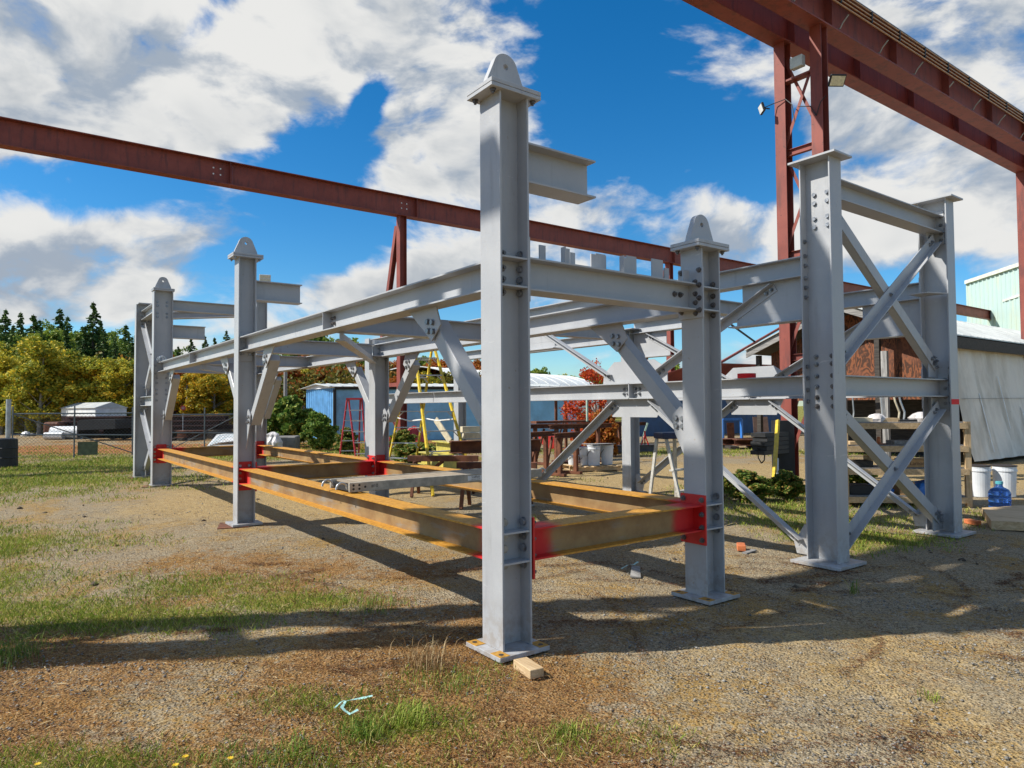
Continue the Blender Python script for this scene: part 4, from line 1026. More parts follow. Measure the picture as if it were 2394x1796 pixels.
# (column u, depth, kind: y yellow / g green / o orange / v yellow-green / s spruce, top row v)
rt_ = np.random.default_rng(5)
def T(u, d, k, v): TREES.append((u, d, k, v+(-14 if k == 's' and u < 560 else 16 if k == 'g' and u < 560 else 0)))
for u, d, k, v in [(10,66,'s',735),(45,60,'s',742),(75,63,'s',748),(110,58,'g',765),(137,66,'s',733),(215,58,'s',718),(165,62,'g',770),(190,66,'s',775),(250,62,'g',775),(275,66,'g',782),(300,62,'s',790),(322,66,'g',800),
                   (30,50,'v',850),(62,47,'v',862),(92,46,'v',800),(70,52,'g',790),(128,48,'y',858),(150,50,'v',830),(172,47,'y',865),(205,49,'v',872),(228,47,'y',862),(255,50,'y',880),(280,47,'y',868),(305,49,'v',850),(-20,50,'v',810),(28,57,'s',772),(95,56,'s',785),(152,56,'s',782),(196,57,'s',775),(240,57,'s',790),(268,56,'s',800),(308,58,'s',800),(415,56,'s',822),(492,57,'s',822),(110,47,'v',840),(188,47,'v',845),(243,47,'v',850),(292,47,'v',852),(5,47,'v',835),(20,72,'g',772),(90,70,'s',760),(155,72,'s',752),(180,70,'g',768),(232,72,'s',760),(262,72,'g',778),(292,70,'s',772),(330,72,'g',790),(0,74,'g',768),(50,74,'g',776),(120,74,'g',760),(395,70,'g',808),(455,72,'g',815),(512,70,'g',815),(560,72,'g',812),(430,66,'v',850),(590,70,'g',825),(620,72,'o',838),(660,70,'g',835),(710,72,'o',838),(760,72,'g',820),(-10,47,'g',880),(340,50,'y',870),
                   (405,60,'g',812),(425,58,'o',842),(445,60,'s',803),(460,62,'g',815),(478,60,'s',798),(500,62,'s',802),(528,64,'s',785),(540,60,'g',840),(410,50,'o',868),(440,48,'y',880),(468,50,'y',870),(498,48,'y',882),(525,50,'y',872),(552,50,'v',868),
                   (360,60,'s',800),(385,60,'g',815),(580,60,'o',830),
                   (600,62,'v',850),(628,58,'o',872),(655,60,'o',868),(680,58,'o',865),(700,60,'v',850),(725,64,'o',856),(750,60,'o',868),(775,62,'o',862),(805,64,'g',850),(830,62,'o',856),
                   (640,80,'s',812),(690,80,'g',785),(730,82,'g',780),(765,82,'g',790),(800,80,'g',800),
                   (862,70,'o',868),(885,66,'o',840),(915,68,'o',852),(940,70,'g',838),(965,66,'o',872),(990,68,'g',838),(1012,70,'s',852),(1035,66,'o',846),(1058,72,'o',842),(1085,70,'o',852),(1098,84,'s',825),(1115,84,'s',832),(1130,72,'o',850),(1145,84,'s',828),(1010,60,'v',880),(930,58,'o',885),(970,58,'y',880),
                   (1256,95,'g',866),(1285,100,'s',868),(1237,98,'g',872),(1330,105,'g',885),(1375,100,'g',872),(1400,95,'g',872),(1300,90,'v',884),(1360,108,'s',882),(1575,95,'g',858),(1600,100,'s',866),(1540,100,'g',872),(1330,96,'y',886)]: T(u, d, k, v)
KL = {'y': ('golden birch', L_YEL), 'v': ('yellow green birch', L_YG), 'o': ('orange autumn', L_ORG), 'g': ('green leafy', L_GRN), 's': ('dark spruce', L_CON)}
TREES.sort(key=lambda q: q[0])
fam = {}
WHERE = lambda u: ('at the left image edge' if u < 60 else 'behind the left gate' if u < 200 else 'behind the white shed' if u < 330 else 'behind the leftmost columns' if u < 400 else 'left of the second lug column' if u < 545 else
                   'behind the light pole' if u < 660 else 'behind the blue shed' if u < 850 else 'behind the yellow ladder' if u < 1000 else 'left of the tallest column' if u < 1200 else 'beyond the white arched roof' if u < 1480 else 'beyond the dark blue store')
ORD = ['leftmost', 'second', 'third', 'fourth', 'fifth', 'sixth', 'seventh', 'eighth', 'ninth', 'tenth', 'eleventh', 'twelfth', 'thirteenth', 'fourteenth', 'fifteenth']
for (u, d, k, v) in TREES: fam.setdefault((k, WHERE(u)), []).append((u, d, v))
protos = {'y': [0, 2], 'v': [1, 0], 'o': [2, 0], 'g': [1, 2], 's': [3, 4]}
PH = [9.0, 10.0, 8.0, 12.5, 10.0]
for (k, wh), lst in fam.items():
    for i, (u, d, v) in enumerate(sorted(lst)):
        hgt = zd(v, d, u); pi_ = protos[k][int(rt_.integers(0, 2))]; s_ = hgt/PH[pi_]
        lab = KL[k][0]+' tree '+wh
        if len(lst) > 1: lab = ORD[i]+' from left of the '+KL[k][0]+' trees '+wh
        p = dp(u, d); wide = s_*rt_.uniform(.9, 1.25)*(1.15 if hgt < 6 else 1)
        r = copy_thing(PT[pi_], p, rt_.uniform(0, 6.28), (wide, wide, s_), lab, {'crown': KL[k][1]}); r['group'] = 'trees of the forest edge'
        r.name = 'spruce_tree' if k == 's' else 'birch_tree' if k in 'yv' else 'leafy_tree'
for p in PT:
    for c in list(p.children): bpy.data.objects.remove(c)
    bpy.data.objects.remove(p)
# darker undergrowth of the far wood, one mass nobody could count
cs, rs = [], []
for i in range(700):
    u = rt_.uniform(-80, 1180); d = rt_.uniform(52, 88); p = dp(u, d); z = rt_.uniform(.3, 5.6 if u < 560 else 4.6); cs.append((p.x, p.y, z)); rs.append(rt_.uniform(.7, 1.6))
vv, ff, tt = leafcloud(72000, cs, rs, .30)
stuff(raw('undergrowth', vv, ff, leafmat('undergrowth_leaves', (.05, .075, .015), (.22, .19, .03), (.36, .16, .03)), tt), 'mixed undergrowth filling the wood between the trunks', 'undergrowth')

BP = proto_tree('bush', 'bush', 'bush', 2.0, 17000, L_BUSH, 31, .125)
def bush(u, d, v, label, sc=1.0, m=L_BUSH):
    h = zd(v, d, u); s_ = h/2.0; r = copy_thing(BP, dp(u, d), rt_.uniform(0, 6), (s_*sc, s_*sc, s_), label, {'foliage': m}); r['group'] = 'bushes in the yard'; r.name = 'bush'; return r
bush(672, 29, 928, 'taller green bush beside the light grey wooden pole', 1.1)
bush(745, 27, 965, 'green bush against the corrugated end of the blue shed', 1.0)
bush(620, 31, 950, 'green bush half hidden behind the second lug column', 1.0)
bush(812, 24.5, 1000, 'low thin bush under the red stepladder', 1.0, L_WEED)
bush(940, 27, 1005, 'low yellow green bush at the foot of the far red post', 1.5, L_WEED)
bush(1410, 22.5, 960, 'orange and green lower maple bush behind the steel racks', .9, L_ORG)
bush(1655, 12.6, 1085, 'low leafy weed clump left of the nearer red post', 1.6, L_WEED)
bush(1745, 11.8, 1100, 'leafy weed clump at the foot of the red post pair', 1.8, L_WEED)
bush(1835, 12.0, 1100, 'small weed bush between the red post and the leaning column', 1.3, L_WEED)
bush(1995, 12.2, 1085, 'green weed bush behind the crossed braces at right', 1.3, L_GRN)
bush(980, 19.5, 1035, 'low green weeds between the feet of the tall yellow ladder', 2.6, L_WEED)
for c in list(BP.children): bpy.data.objects.remove(c)
bpy.data.objects.remove(BP)
mt = proto_tree('maple_tree', 'tree', 'tree', 3.6, 5200, L_RED, 41, .085)
mt.location = FL(dp(1388, 24)); tag(mt, 'small red maple tree in front of the white arched roof', 'tree'); mt.scale = (1.0, 1.0, zd(855, 24)/3.6)

# ================================================================== buildings
# blue shed (two long blue boxes under a white roof)
def corr(m, a, b, z0, z1, pitch=.28, dep=.045):
    """corrugated wall sheet from a to b"""
    a, b = Vector(a), Vector(b); d = (b-a); L = d.length; d.normalize(); nrm = Vector((d.y, -d.x, 0)); n = int(L/pitch)
    pts = []
    for i in range(n):
        for f_, o_ in ((0, 0), (.35, 0), (.5, 1), (.85, 1)):
            pts.append(a+d*min(L, (i+f_)*pitch)+nrm*dep*o_)
    pts.append(b)
    vs = [(p.x, p.y, z0) for p in pts]+[(p.x, p.y, z1) for p in pts]; k = len(pts)
    m.poly(vs, [(i, i+1, k+i+1, k+i) for i in range(k-1)]); return m
bs = thing('blue_shed', 'long pale blue shed with corrugated end and white metal roof behind the frame', 'shed', dp(782, 34))
fa, fb = dp(782, 34), dp(1345, 36.5); dirv = (fb-fa).normalized(); nrm = Vector((dirv.y, -dirv.x, 0))
if nrm.dot(Vector((CX, CY, 0))-fa) < 0: nrm = -nrm
back = dp(716, 37.2)-fa
w0 = MB(); w0.plate([fa, fb, fb+Vector((0, 0, 2.55)), fa+Vector((0, 0, 2.55))], -nrm, .06); w0.build('side_wall', BLUEF, bs)
MB().plate([fb, fb+back, fb+back+Vector((0, 0, 2.55)), fb+Vector((0, 0, 2.55))], dirv, .05).build('end_wall', BLUEF, bs)
c_ = MB(); ea = fa+back; corr(c_, ea, fa, 0, 2.62); c_.build('corrugated_end', BLUEC, bs, fix=False)
fr = MB(); fr.bar(fa+nrm*.03, fa+nrm*.03+Vector((0, 0, 2.55)), .12, .12, (1, 0, 0)); fr.bar(fa+nrm*.05+Vector((0, 0, 2.6)), fb+nrm*.05+Vector((0, 0, 2.6)), .10, .12)
fr.build('corner_frame', BLACK, bs)
for i in range(13):
    q = fa+dirv*(3.3+i*.95)+nrm*.03; MB().plate([q+Vector((0, 0, 2.02)), q+dirv*.62+Vector((0, 0, 2.02)), q+dirv*.62+Vector((0, 0, 2.42)), q+Vector((0, 0, 2.42))], nrm, .02).build('vent_panel', ALUM, bs)
rf = MB(); n = int((fb-fa).length/.55)
for i in range(n):
    q = fa+dirv*(i*.55-.15); 
    for (o_, z_) in ((0, 0),):
        a0 = q+nrm*.22+Vector((0, 0, 2.68)); a1 = q+back*.5+Vector((0, 0, 2.88)); a2 = q+back*1.03+Vector((0, 0, 2.68))
        rf.bar(a0, a1, .10, .05); rf.bar(a1, a2, .10, .05)
rf.plate([fa-dirv*.25+nrm*.25+Vector((0, 0, 2.665)), fb+nrm*.25+Vector((0, 0, 2.665)), fb+back*.5+Vector((0, 0, 2.86)), fa-dirv*.25+back*.5+Vector((0, 0, 2.86))], (0, 0, 1), .02)
rf.plate([fa-dirv*.25+back*.5+Vector((0, 0, 2.86)), fb+back*.5+Vector((0, 0, 2.86)), fb+back*1.05+Vector((0, 0, 2.665)), fa-dirv*.25+back*1.05+Vector((0, 0, 2.665))], (0, 0, 1), .02)
rf.build('roof', ROOFM, bs)
MB().poly([fa-dirv*.06+Vector((0, 0, 2.62)), ea-dirv*.06+Vector((0, 0, 2.62)), fa-dirv*.06+back*.5+Vector((0, 0, 2.84))], [(0, 1, 2)]).build('gable', WHITEP, bs)
# white arched fabric hall
qh = thing('arched_hall', 'white arched fabric storage hall behind the red maple', 'storage hall', dp(1310, 62))
A0, A1 = dp(1100, 58), dp(1420, 78); ax_ = (A1-A0).normalized(); sd_ = Vector((ax_.y, -ax_.x, 0))
if sd_.dot(Vector((CX, CY, 0))-A0) < 0: sd_ = -sd_
vs = []; N = 26; W_ = 7.0; H_ = 5.3
for k in range(13):
    o_ = A0+ax_*(A1-A0).length*k/12
    for i in range(N+1):
        a = math.pi*i/N; vs.append(o_+sd_*math.cos(a)*W_-sd_*W_+Vector((0, 0, max(0, math.sin(a))**.8*(H_-1.4)+1.4 if 0 < i < N else 1.0)))
fs = [(k*(N+1)+i, k*(N+1)+i+1, (k+1)*(N+1)+i+1, (k+1)*(N+1)+i) for k in range(12) for i in range(N)]
m = MB().poly(vs, fs); m.build('fabric_roof', FABW, qh, smooth=True, fix=False)
for k in range(13): MB().tube([vs[k*(N+1)+i]+Vector((0, 0, .03)) for i in range(N+1)], .05, 4).build('rib', WHITEP, qh)
MB().poly([vs[12*(N+1)+i] for i in range(N+1)]+[vs[12*(N+1)+N]*1, vs[12*(N+1)]*1], [tuple(range(N+1))]).build('end_wall', WHITEP, qh, fix=False)
# dark blue store behind the frame, right
db = thing('blue_store', 'dark blue corrugated store behind the right-hand bay', 'shed', dp(1540, 40))
a, b_ = dp(1480, 37), dp(1862, 43); m = MB(); corr(m, a, b_, 0, 2.75, .4, .05); m.build('corrugated_wall', BLUED, db, fix=False)
MB().plate([a+Vector((0, 0, 2.76)), b_+Vector((0, 0, 2.76)), b_+Vector((-2, 3, 3.9)), a+Vector((-2, 3, 3.9))], (0, 0, 1), .05).build('roof', simple('red_roof', (.25, .06, .045), .6, .15, 0, 2, .1), db)
MB().plate([a+Vector((.0, .05, 0)), b_+Vector((0, .05, 0)), b_+Vector((0, .05, 2.7)), a+Vector((0, .05, 2.7))], (.5, .8, 0), 3).build('body', BLUED, db)
# wooden shed
ws = thing('wooden_shed', 'old timber shed with plywood gable, metal roof and tarpaulin side at right', 'shed', (4.2, 17.5, 0))
XA, XB_, YG, YR = 4.25, 9.9, 17.6, 33.0; XM, ZE, ZR = 7.0, 3.42, 4.55
def gz(x): return ZE+(ZR-ZE)*(1-abs(x-XM)/(XM-XA if x < XM else XB_-XM))
# plywood gable, set back, above an open front
xs_ = [XA+.1, XA+.9, 5.7, XM, 8.3, XB_-.1]
for i in range(5):
    x0, x1 = xs_[i]+.004, xs_[i+1]-.004; zb = 1.75
    MB().plate([(x0, YG+.55+.012*(i % 2), zb), (x1, YG+.55+.012*(i % 2), zb), (x1, YG+.55+.012*(i % 2), gz(x1)-.12), (x0, YG+.55+.012*(i % 2), gz(x0)-.12)], (0, 1, 0), .015).build('plywood_panel', PLY if i != 1 else PLY, ws)
MB().box((XA+.1, YG+3.0, 0), (XB_-.1, YG+3.04, 3.2)).build('interior_shade_panel', DARKW, ws)  # dark sheet behind the open front; the interior's shade is put into its colour
for (xa, xb, za, zb_) in ((XA-.25, XM, ZE-.08, ZR+.02), (XB_+.25, XM, ZE-.08, ZR+.02)):
    MB().plate([(xa, YG-.35, za-.14), (xb, YG-.35, zb_-.14), (xb, YG-.35, zb_+.08), (xa, YG-.35, za+.08)], (0, 1, 0), .045).build('barge_board', GREYW, ws)
    MB().plate([(xa-.0, YG-.42, za+.10), (xb, YG-.42, zb_+.10), (xb, YR, zb_+.10), (xa, YR, za+.10)], (0, 0, 1), .03).build('roof', ROOFM, ws)
    MB().plate([(xa, YG-.30, za-.02), (xb, YG-.30, zb_-.02), (xb, YR, zb_-.02), (xa, YR, za-.02)], (0, 0, 1), .05).build('roof_boards', DARKW, ws)
    rbs = MB(); 
    for i in range(34):
        y = YG-.3+i*.46; rbs.bar((xa, y, za+.135), (xb, y, zb_+.135), .04, .02)
    rbs.build('roof_rib', ROOFM, ws)
MB().box((XA-.30, YG-.3, ZE-.32), (XA-.24, YR, ZE-.02)).build('fascia', DARKW, ws)
for x in (XA, 6.0, 8.1, XB_): MB().bar((x, YG, 0), (x, YG, gz(x)-.15), .14, .14, (0, 1, 0)).build('post', DARKW, ws)
tp = MB(); nn_, mm_ = 28, 10; vs = []
for i in range(nn_+1):
    for j in range(mm_+1):
        y = YG+.1+(23.2-YG)*i/nn_; z = 3.2*j/mm_+.10; vs.append((XA-.06-.55*(1-j/mm_)**1.3+.03*math.sin(i*1.3+j*.4)+.02*math.sin(i*2.9+j), y, z))
tp.poly(vs, [(i*(mm_+1)+j, (i+1)*(mm_+1)+j, (i+1)*(mm_+1)+j+1, i*(mm_+1)+j+1) for i in range(nn_) for j in range(mm_)]); tp.build('tarpaulin', TARP, ws, smooth=True, fix=False)
def tx_(z): return XA-.10-.55*(1-(z-.10)/3.2)**1.3
for (y, z0, z1) in ((19.0, .3, 1.9), (20.6, .9, 2.4), (21.9, .2, 1.5)):
    MB().plate([(tx_(z0), y, z0), (tx_(z0), y+.05, z0), (tx_(z1), y+.03, z1), (tx_(z1), y-.02, z1)], (-1, 0, 0), .012).build('tarp_tape', WHITEP, ws)
MB().bar((tx_(1.75)-.012, YG+.1, 1.75), (tx_(1.75)-.012, 23.2, 1.78), .015, .012).build('tarp_seam', GREYW, ws)
MB().box((XA-.02, YG, 0), (XA+.04, YR, 3.2)).build('side_wall', DARKW, ws)
MB().bar((XA-.05, 23.35, 0), (XA-.05, 23.35, 3.2), .14, .14, (0, 1, 0)).build('post', DARKW, ws)
for (x, h) in ((5.55, 3.1), (6.75, 2.9)): tag(MB().cbox((x, YG-.55, 0), .16, .12, h, 0, True).build('timber_post', GREYV, loc=(x, YG-.55, 0)), 'weathered grey timber standing upright before the plywood gable, '+('right one' if x < 6 else 'left shorter one'), 'timber')
tag(MB().bar((6.6, YG-.62, 2.1), (5.7, YG-.62, 2.25), .05, .13).build('grey_board', GREYW, loc=(6.1, YG-.6, 2.1)), 'short grey board nailed across between the upright timbers', 'board')
# teal siding building
tb = thing('teal_building', 'tall building with pale teal ribbed siding at the far right edge', 'building', (21.5, 74, 0))
m = MB(); pA, pB = dp(2268, 69.6), Vector((5, 60.0, 0)); dB = (pB-pA).normalized(); LB = (pB-pA).length
top0, top1 = 13.9, 14.6
m.poly([pA, pB, (pB.x, pB.y, top1), (pA.x, pA.y, top0)], [(0, 1, 2, 3)]); m.build('siding', TEAL, tb, fix=False)
rb = MB()
for i in range(60):
    q = pA+dB*(i*.62); t_ = i*.62/LB; rb.bar(q, (q.x, q.y, top0+(top1-top0)*t_-.1), .16, .16, (1, 0, 0))
rb.build('siding_rib', TEAL, tb)
MB().bar((pA.x, pA.y, top0), (pB.x, pB.y, top1), .5, .35).build('roof_trim', TRIM, tb)
MB().poly([pA, pA+Vector((9, 34, 0)), pA+Vector((9, 34, top0)), pA+Vector((0, 0, top0))], [(0, 1, 2, 3)]).build('siding', TEAL, tb, fix=False)
q = pA+dB*5; MB().bar((q.x-.2, q.y-.2, 11.2), (pB.x-.2, pB.y-.2, 12.6), .15, .2).build('trim_line', TRIM, tb)
tag(MB().bar((6.5, 33, 4.95), (-2, 24, 5.2), .12, .16).build('red_pipe', CRANE, loc=(2, 28, 5)), 'long thin red pipe above the tarpaulin shed roof', 'pipe')
# ================================================================== things left: fence, gates, yard stuff behind
def pipe_gate(a, b, h, label, diag, mid=True):
    r = thing('chain_link_gate', label, 'gate', a, 'chain link gate leaves'); a, b = Vector(a), Vector(b); d = (b-a).normalized(); L = (b-a).length; Z = Vector((0, 0, 1))
    f_ = MB()
    for (p, q) in ((a+Z*.08, a+Z*(h+.25)), (b+Z*.08, b+Z*(h+.2)), (a+Z*h, b+Z*h), (a+Z*h*.56, b+Z*h*.50), ((a+b)/2+Z*.05, (a+b)/2+Z*(h+.25))): f_.cyl(p, q, .024, 7)
    f_.cyl(*((a+Z*h, b+Z*.15) if diag > 0 else (a+Z*.15, b+Z*h)), .018, 6); f_.build('frame', GALV if False else simple('gate_pipe', (.14, .16, .17), .5, .1, .3, 4, 0), r)
    mesh_ = MB(); st_ = .11; k = int((L+h)/st_); nv = Vector((-d.y, d.x, 0))
    for sgn in (1, -1):
        for i in range(k):
            t0 = i*st_-(h if sgn > 0 else 0)
            # line x = t0 + s*(z) clipped to the leaf
            za, zb = .08, h; xa, xb = (t0+za, t0+zb) if sgn > 0 else (t0-za, t0-zb)
            if sgn > 0:
                if xa < 0: za += -xa; xa = 0
                if xb > L: zb -= xb-L; xb = L
            else:
                if xa > L: za += xa-L; xa = L
                if xb < 0: zb += xb; xb = 0
            if zb-za > .05: mesh_.bar(a+d*xa+Z*za+nv*.004*sgn, a+d*xb+Z*zb+nv*.004*sgn, .005, .005)
    mesh_.build('chain_link', CHAIN, r); return r
g0, g1 = gp(28, 1078), gp(309, 1069)
pipe_gate(g0, g1, 1.50, 'left chain link gate leaf with its diagonal falling to the right', 1)
g2, g3 = dp(392, 24.5), dp(560, 26)
pipe_gate(g2, g3, 1.42, 'right chain link gate leaf between the two lug columns with rising diagonal', -1)
tag(MB().plate([g0+Vector((0, 0, 0))+(g1-g0)*f_+Vector((0, 0, z_)) for f_, z_ in ((.53, .12), (.70, .12), (.70, .56), (.53, .56))], (-.8, -.6, 0), .006).build('hanging_sheet', simple('dark_mesh_panel', (.13, .15, .08), .8, .2, 0, 5, 0), loc=g0+(g1-g0)*.6), 'dark rectangular panel wired low on the left gate leaf', 'panel')
fp = gp(18, 1070); tag(MB().cyl(fp, fp+Vector((0, 0, 2.0)), .075, 14).build('gate_post', GALV, loc=fp), 'thick pale galvanised gate post at the left edge', 'post')
p = gp(12, 1092); bb = MB().lathe((p.x, p.y, 0), [(.30, 0), (.31, .02), (.30, .25), (.315, .27), (.30, .29), (.30, .52), (.315, .54), (.30, .56), (.29, .80), (.20, .82), (0, .80)], 22)
tag(bb.build('barrel', BLACK, loc=p, smooth=False), 'black barrel beside the thick gate post', 'barrel')
fn = thing('chain_link_fence', 'chain link fence line running behind the bushes to the blue shed', 'fence', dp(620, 31)); a, b_ = dp(560, 26.2), dp(716, 33.5); m = MB()
m.cyl(a+Vector((0, 0, 1.5)), b_+Vector((0, 0, 1.5)), .022, 6); m.build('rail', CHAIN, fn)
for t_ in (.05, .35, .65, .95): q = a+(b_-a)*t_; MB().cyl(q, q+Vector((0, 0, 1.75)), .03, 6).build('post', CHAIN, fn)
def steel_stack(u0, u1, d, z0, z1, label, m=DKSTEEL, n=4, dy=2.5):
    a, b_ = dp(u0, d), dp(u1, d); r = thing('steel_beam_stack', label, 'stack of steel beams', a, 'steel stacks'); d_ = (b_-a).normalized(); nn = Vector((d_.y, -d_.x, 0)); h = (z1-z0)/n
    for i in range(n):
        for j in range(3):
            o_ = nn*(-j*dy/3+.06*i); o = MB().ib(a+o_+Vector((0, 0, z0+h*(i+.5)))+d_*(.2*((i*7+j*3) % 4)), b_+o_+Vector((0, 0, z0+h*(i+.5)))-d_*(.3*((i*5+j) % 3)), .6, h*.96, .03, .03); o.build('beam', m, r)
    for t_ in (.1, .5, .9): q = a+(b_-a)*t_; MB().bar(q+nn*.4+Vector((0, 0, z0/2)), q-nn*(dy+.2)+Vector((0, 0, z0/2)), .3, max(.1, z0-.01)).build('bearer', DARKW, r)
    return r
steel_stack(172, 345, 42.0, .15, 1.22, 'dark rusty beam stack below the white shed')
ws2 = thing('white_shed', 'small white metal shed with ribbed roof beyond the gate', 'shed', dp(250, 50)); a, b_ = dp(214, 46.5), dp(296, 43.4); a.z = b_.z = 1.24; d_ = (b_-a).normalized(); nn = Vector((-d_.y, d_.x, 0)); nn = nn if nn.dot(Vector((CX, CY, 0))-a) < 0 else -nn
MB().plate([a, b_]+[b_+Vector((0, 0, .50)), a+Vector((0, 0, .50))], nn*-1, 1.8).build('walls', WHITEP, ws2)
MB().plate([a+nn*.1-d_*.05+Vector((0, 0, .501)), a-nn*.9-d_*.05+Vector((0, 0, .86)), a-nn*1.9-d_*.05+Vector((0, 0, .501))], d_, (b_-a).length+.1).build('roof', ROOFM, ws2)
MB().plate([b_+nn*.005-d_*1.6, b_+nn*.005-d_*.8, b_+nn*.005-d_*.8+Vector((0, 0, .42)), b_+nn*.005-d_*1.6+Vector((0, 0, .42))], nn, .02).build('door', ALUM, ws2)
MB().plate([Vector((a.x, a.y, 0)), Vector((b_.x, b_.y, 0)), Vector((b_.x, b_.y, 1.23)), Vector((a.x, a.y, 1.23))], nn*-1, 1.8).build('stand', DKSTEEL, ws2)
# black dump trailer
tr_ = thing('dump_trailer', 'black dump trailer with big twin wheels parked beyond the gate', 'trailer', dp(270, 38.5)); a, b_ = dp(234, 38.5), dp(318, 38.5); d_ = (b_-a).normalized(); nn = Vector((-d_.y, d_.x, 0))
MB().plate([a+Vector((0, 0, .55)), b_+Vector((0, 0, .62)), b_+Vector((0, 0, 1.12)), a+d_*.1+Vector((0, 0, 1.10)), a+Vector((0, 0, .95))], nn, 2.0).build('box', BLACK, tr_)
for t_ in (.38, .70):
    q = a+(b_-a)*t_; w_ = MB().cyl(q-nn*.16+Vector((0, 0, .48)), q+nn*.12+Vector((0, 0, .48)), .48, 22).build('wheel', RUBBER, tr_); MB().cyl(q-nn*.17+Vector((0, 0, .48)), q-nn*.161+Vector((0, 0, .48)), .22, 16).build('rim', simple('dull_rim', (.06, .06, .062), .5, .2, .2, 9, 0), w_)
MB().plate([a-d_*.08+Vector((0, 0, .15)), a-d_*.02+Vector((0, 0, .15)), a-d_*.02+Vector((0, 0, 1.0)), a-d_*.08+Vector((0, 0, 1.0))], nn, 1.9).build('tailgate', BLACK, tr_)
def pipe_piece(u, d, r_, L, label, z=0):
    c = dp(u, d); a = c+Vector((.55, -.8, 0)).normalized()*L/2; b_ = c*2-a; m = MB(); m.cyl(a+Vector((0, 0, r_+z)), b_+Vector((0, 0, r_+z)), r_, 20); m.cyl(a+Vector((0, 0, r_+z)), b_+Vector((0, 0, r_+z)), r_*.86, 20); return tag(m.build('culvert_pipe', WHITEP, loc=c), label, 'pipe', 'white culvert pipes')
pipe_piece(158, 39, .36, 1.6, 'larger white culvert pipe lying beyond the gate'); pipe_piece(128, 38.5, .20, 1.0, 'smaller white culvert pipe left of the larger one')
c = dp(143, 40.5); tag(MB().cbox(c, 1.9, .9, .95, .6, True).build('rusty_tank', BROWN, loc=c, bev=.1), 'rusty orange tank behind the white culvert pipes', 'tank')
c = dp(63, 44); 
for i, (u, s_) in enumerate(((62, .35), (78, .22))):
    c = dp(u, 44); o = MB().lathe((c.x, c.y, 0), [(s_, 0), (s_*1.05, s_*.3), (s_*.7, s_*.7), (.1, s_*.85), (0, s_*.85)], 9, .8); tag(o.build('boulder', CONC if i else WHITEP, loc=c), ('pale' if not i else 'dark')+' boulder in the grass left of the culvert pipes', 'boulder')
steel_stack(400, 545, 40, .45, 1.25, 'long dark beams stacked on bearers behind the right gate leaf', DKSTEEL, 3, 2.0)
c = dp(445, 38); steel_stack(415, 476, 37, .12, .5, 'short low rusty beam stack in front of the long dark one', BROWN, 1, 1.0)
# pile of pale sheets
sp = thing('sheet_pile', 'pile of pale ribbed roofing sheets leaning by the right gate leaf', 'sheet pile', dp(512, 30)); 
for i in range(5):
    a = dp(485+i*6, 30-.1*i); b_ = dp(548+i*3, 30.5); MB().plate([a+Vector((0, 0, .04*i)), b_+Vector((0, 0, .05*i)), b_+Vector((.9, .6, .55-.04*i)), a+Vector((.9, .6, .45-.03*i))], (0, 0, 1), .03).build('sheet', simple('pale_sheet', (.55, .62, .63), .5, .1, .1, 4, .05) if i % 2 else WHITEP, sp)
c = dp(531, 25.5); wb = thing('wheelbarrow', 'small grey wheelbarrow tipped by the lug column', 'wheelbarrow', c)
MB().plate([c+Vector((0, -.4, .28)), c+Vector((0, .4, .28)), c+Vector((0, .3, .06)), c+Vector((0, -.2, .06))], (1, 0, 0), .5).build('tray', ALUM, wb); MB().cyl(c+Vector((.2, -.5, .12)), c+Vector((.27, -.5, .12)), .12, 14).build('wheel', RUBBER, wb); MB().tube([c+Vector((.1, .4, .28)), c+Vector((.1, .95, .40))], .015, 6).build('handle', PINE, wb)
# round red sign
c = dp(428, 38); sg = thing('round_sign', 'small round red ringed sign on a stake above the dark beams', 'sign', c); MB().cyl(c, c+Vector((0, 0, 1.4)), .02, 6).build('stake', GALV, sg)
n_ = (Vector((CX, CY, 0))-Vector((c.x, c.y, 0))).normalized(); zz = zd(954, 38, 428)
MB().cyl(c+Vector((0, 0, zz)), c+Vector((0, 0, zz))+n_*.02, .14, 20).build('disc', LRED, sg); MB().cyl(c+Vector((0, 0, zz))+n_*.0205, c+Vector((0, 0, zz))+n_*.024, .085, 16).build('centre', simple('dull_sign_face', (.35, .22, .20), .5, .1, 0, 5, 0), sg)
# wooden pole, light pole
c = dp(667, 33); tag(MB().cyl(c, c+Vector((0, 0, zd(866, 33))), .09, 10, .08).build('wooden_pole', GREYV, loc=c), 'short grey wooden pole standing in the tall bush', 'pole')
c = dp(618, 30); lp = tag(MB().cyl(c, c+Vector((0, 0, zd(664, 30)-.02)), .06, 10).build('light_pole', GALV, loc=c), 'steel light pole behind the plated column carrying a twin floodlight', 'light pole')
vdir = (Vector((CX, CY, 2))-c).normalized(); floodlight(c+Vector((0, 0, zd(646, 30))), (vdir.x, vdir.y, .0), 'twin floodlight on the pole seen above the second stub beam', 1.25, LENS, 2)
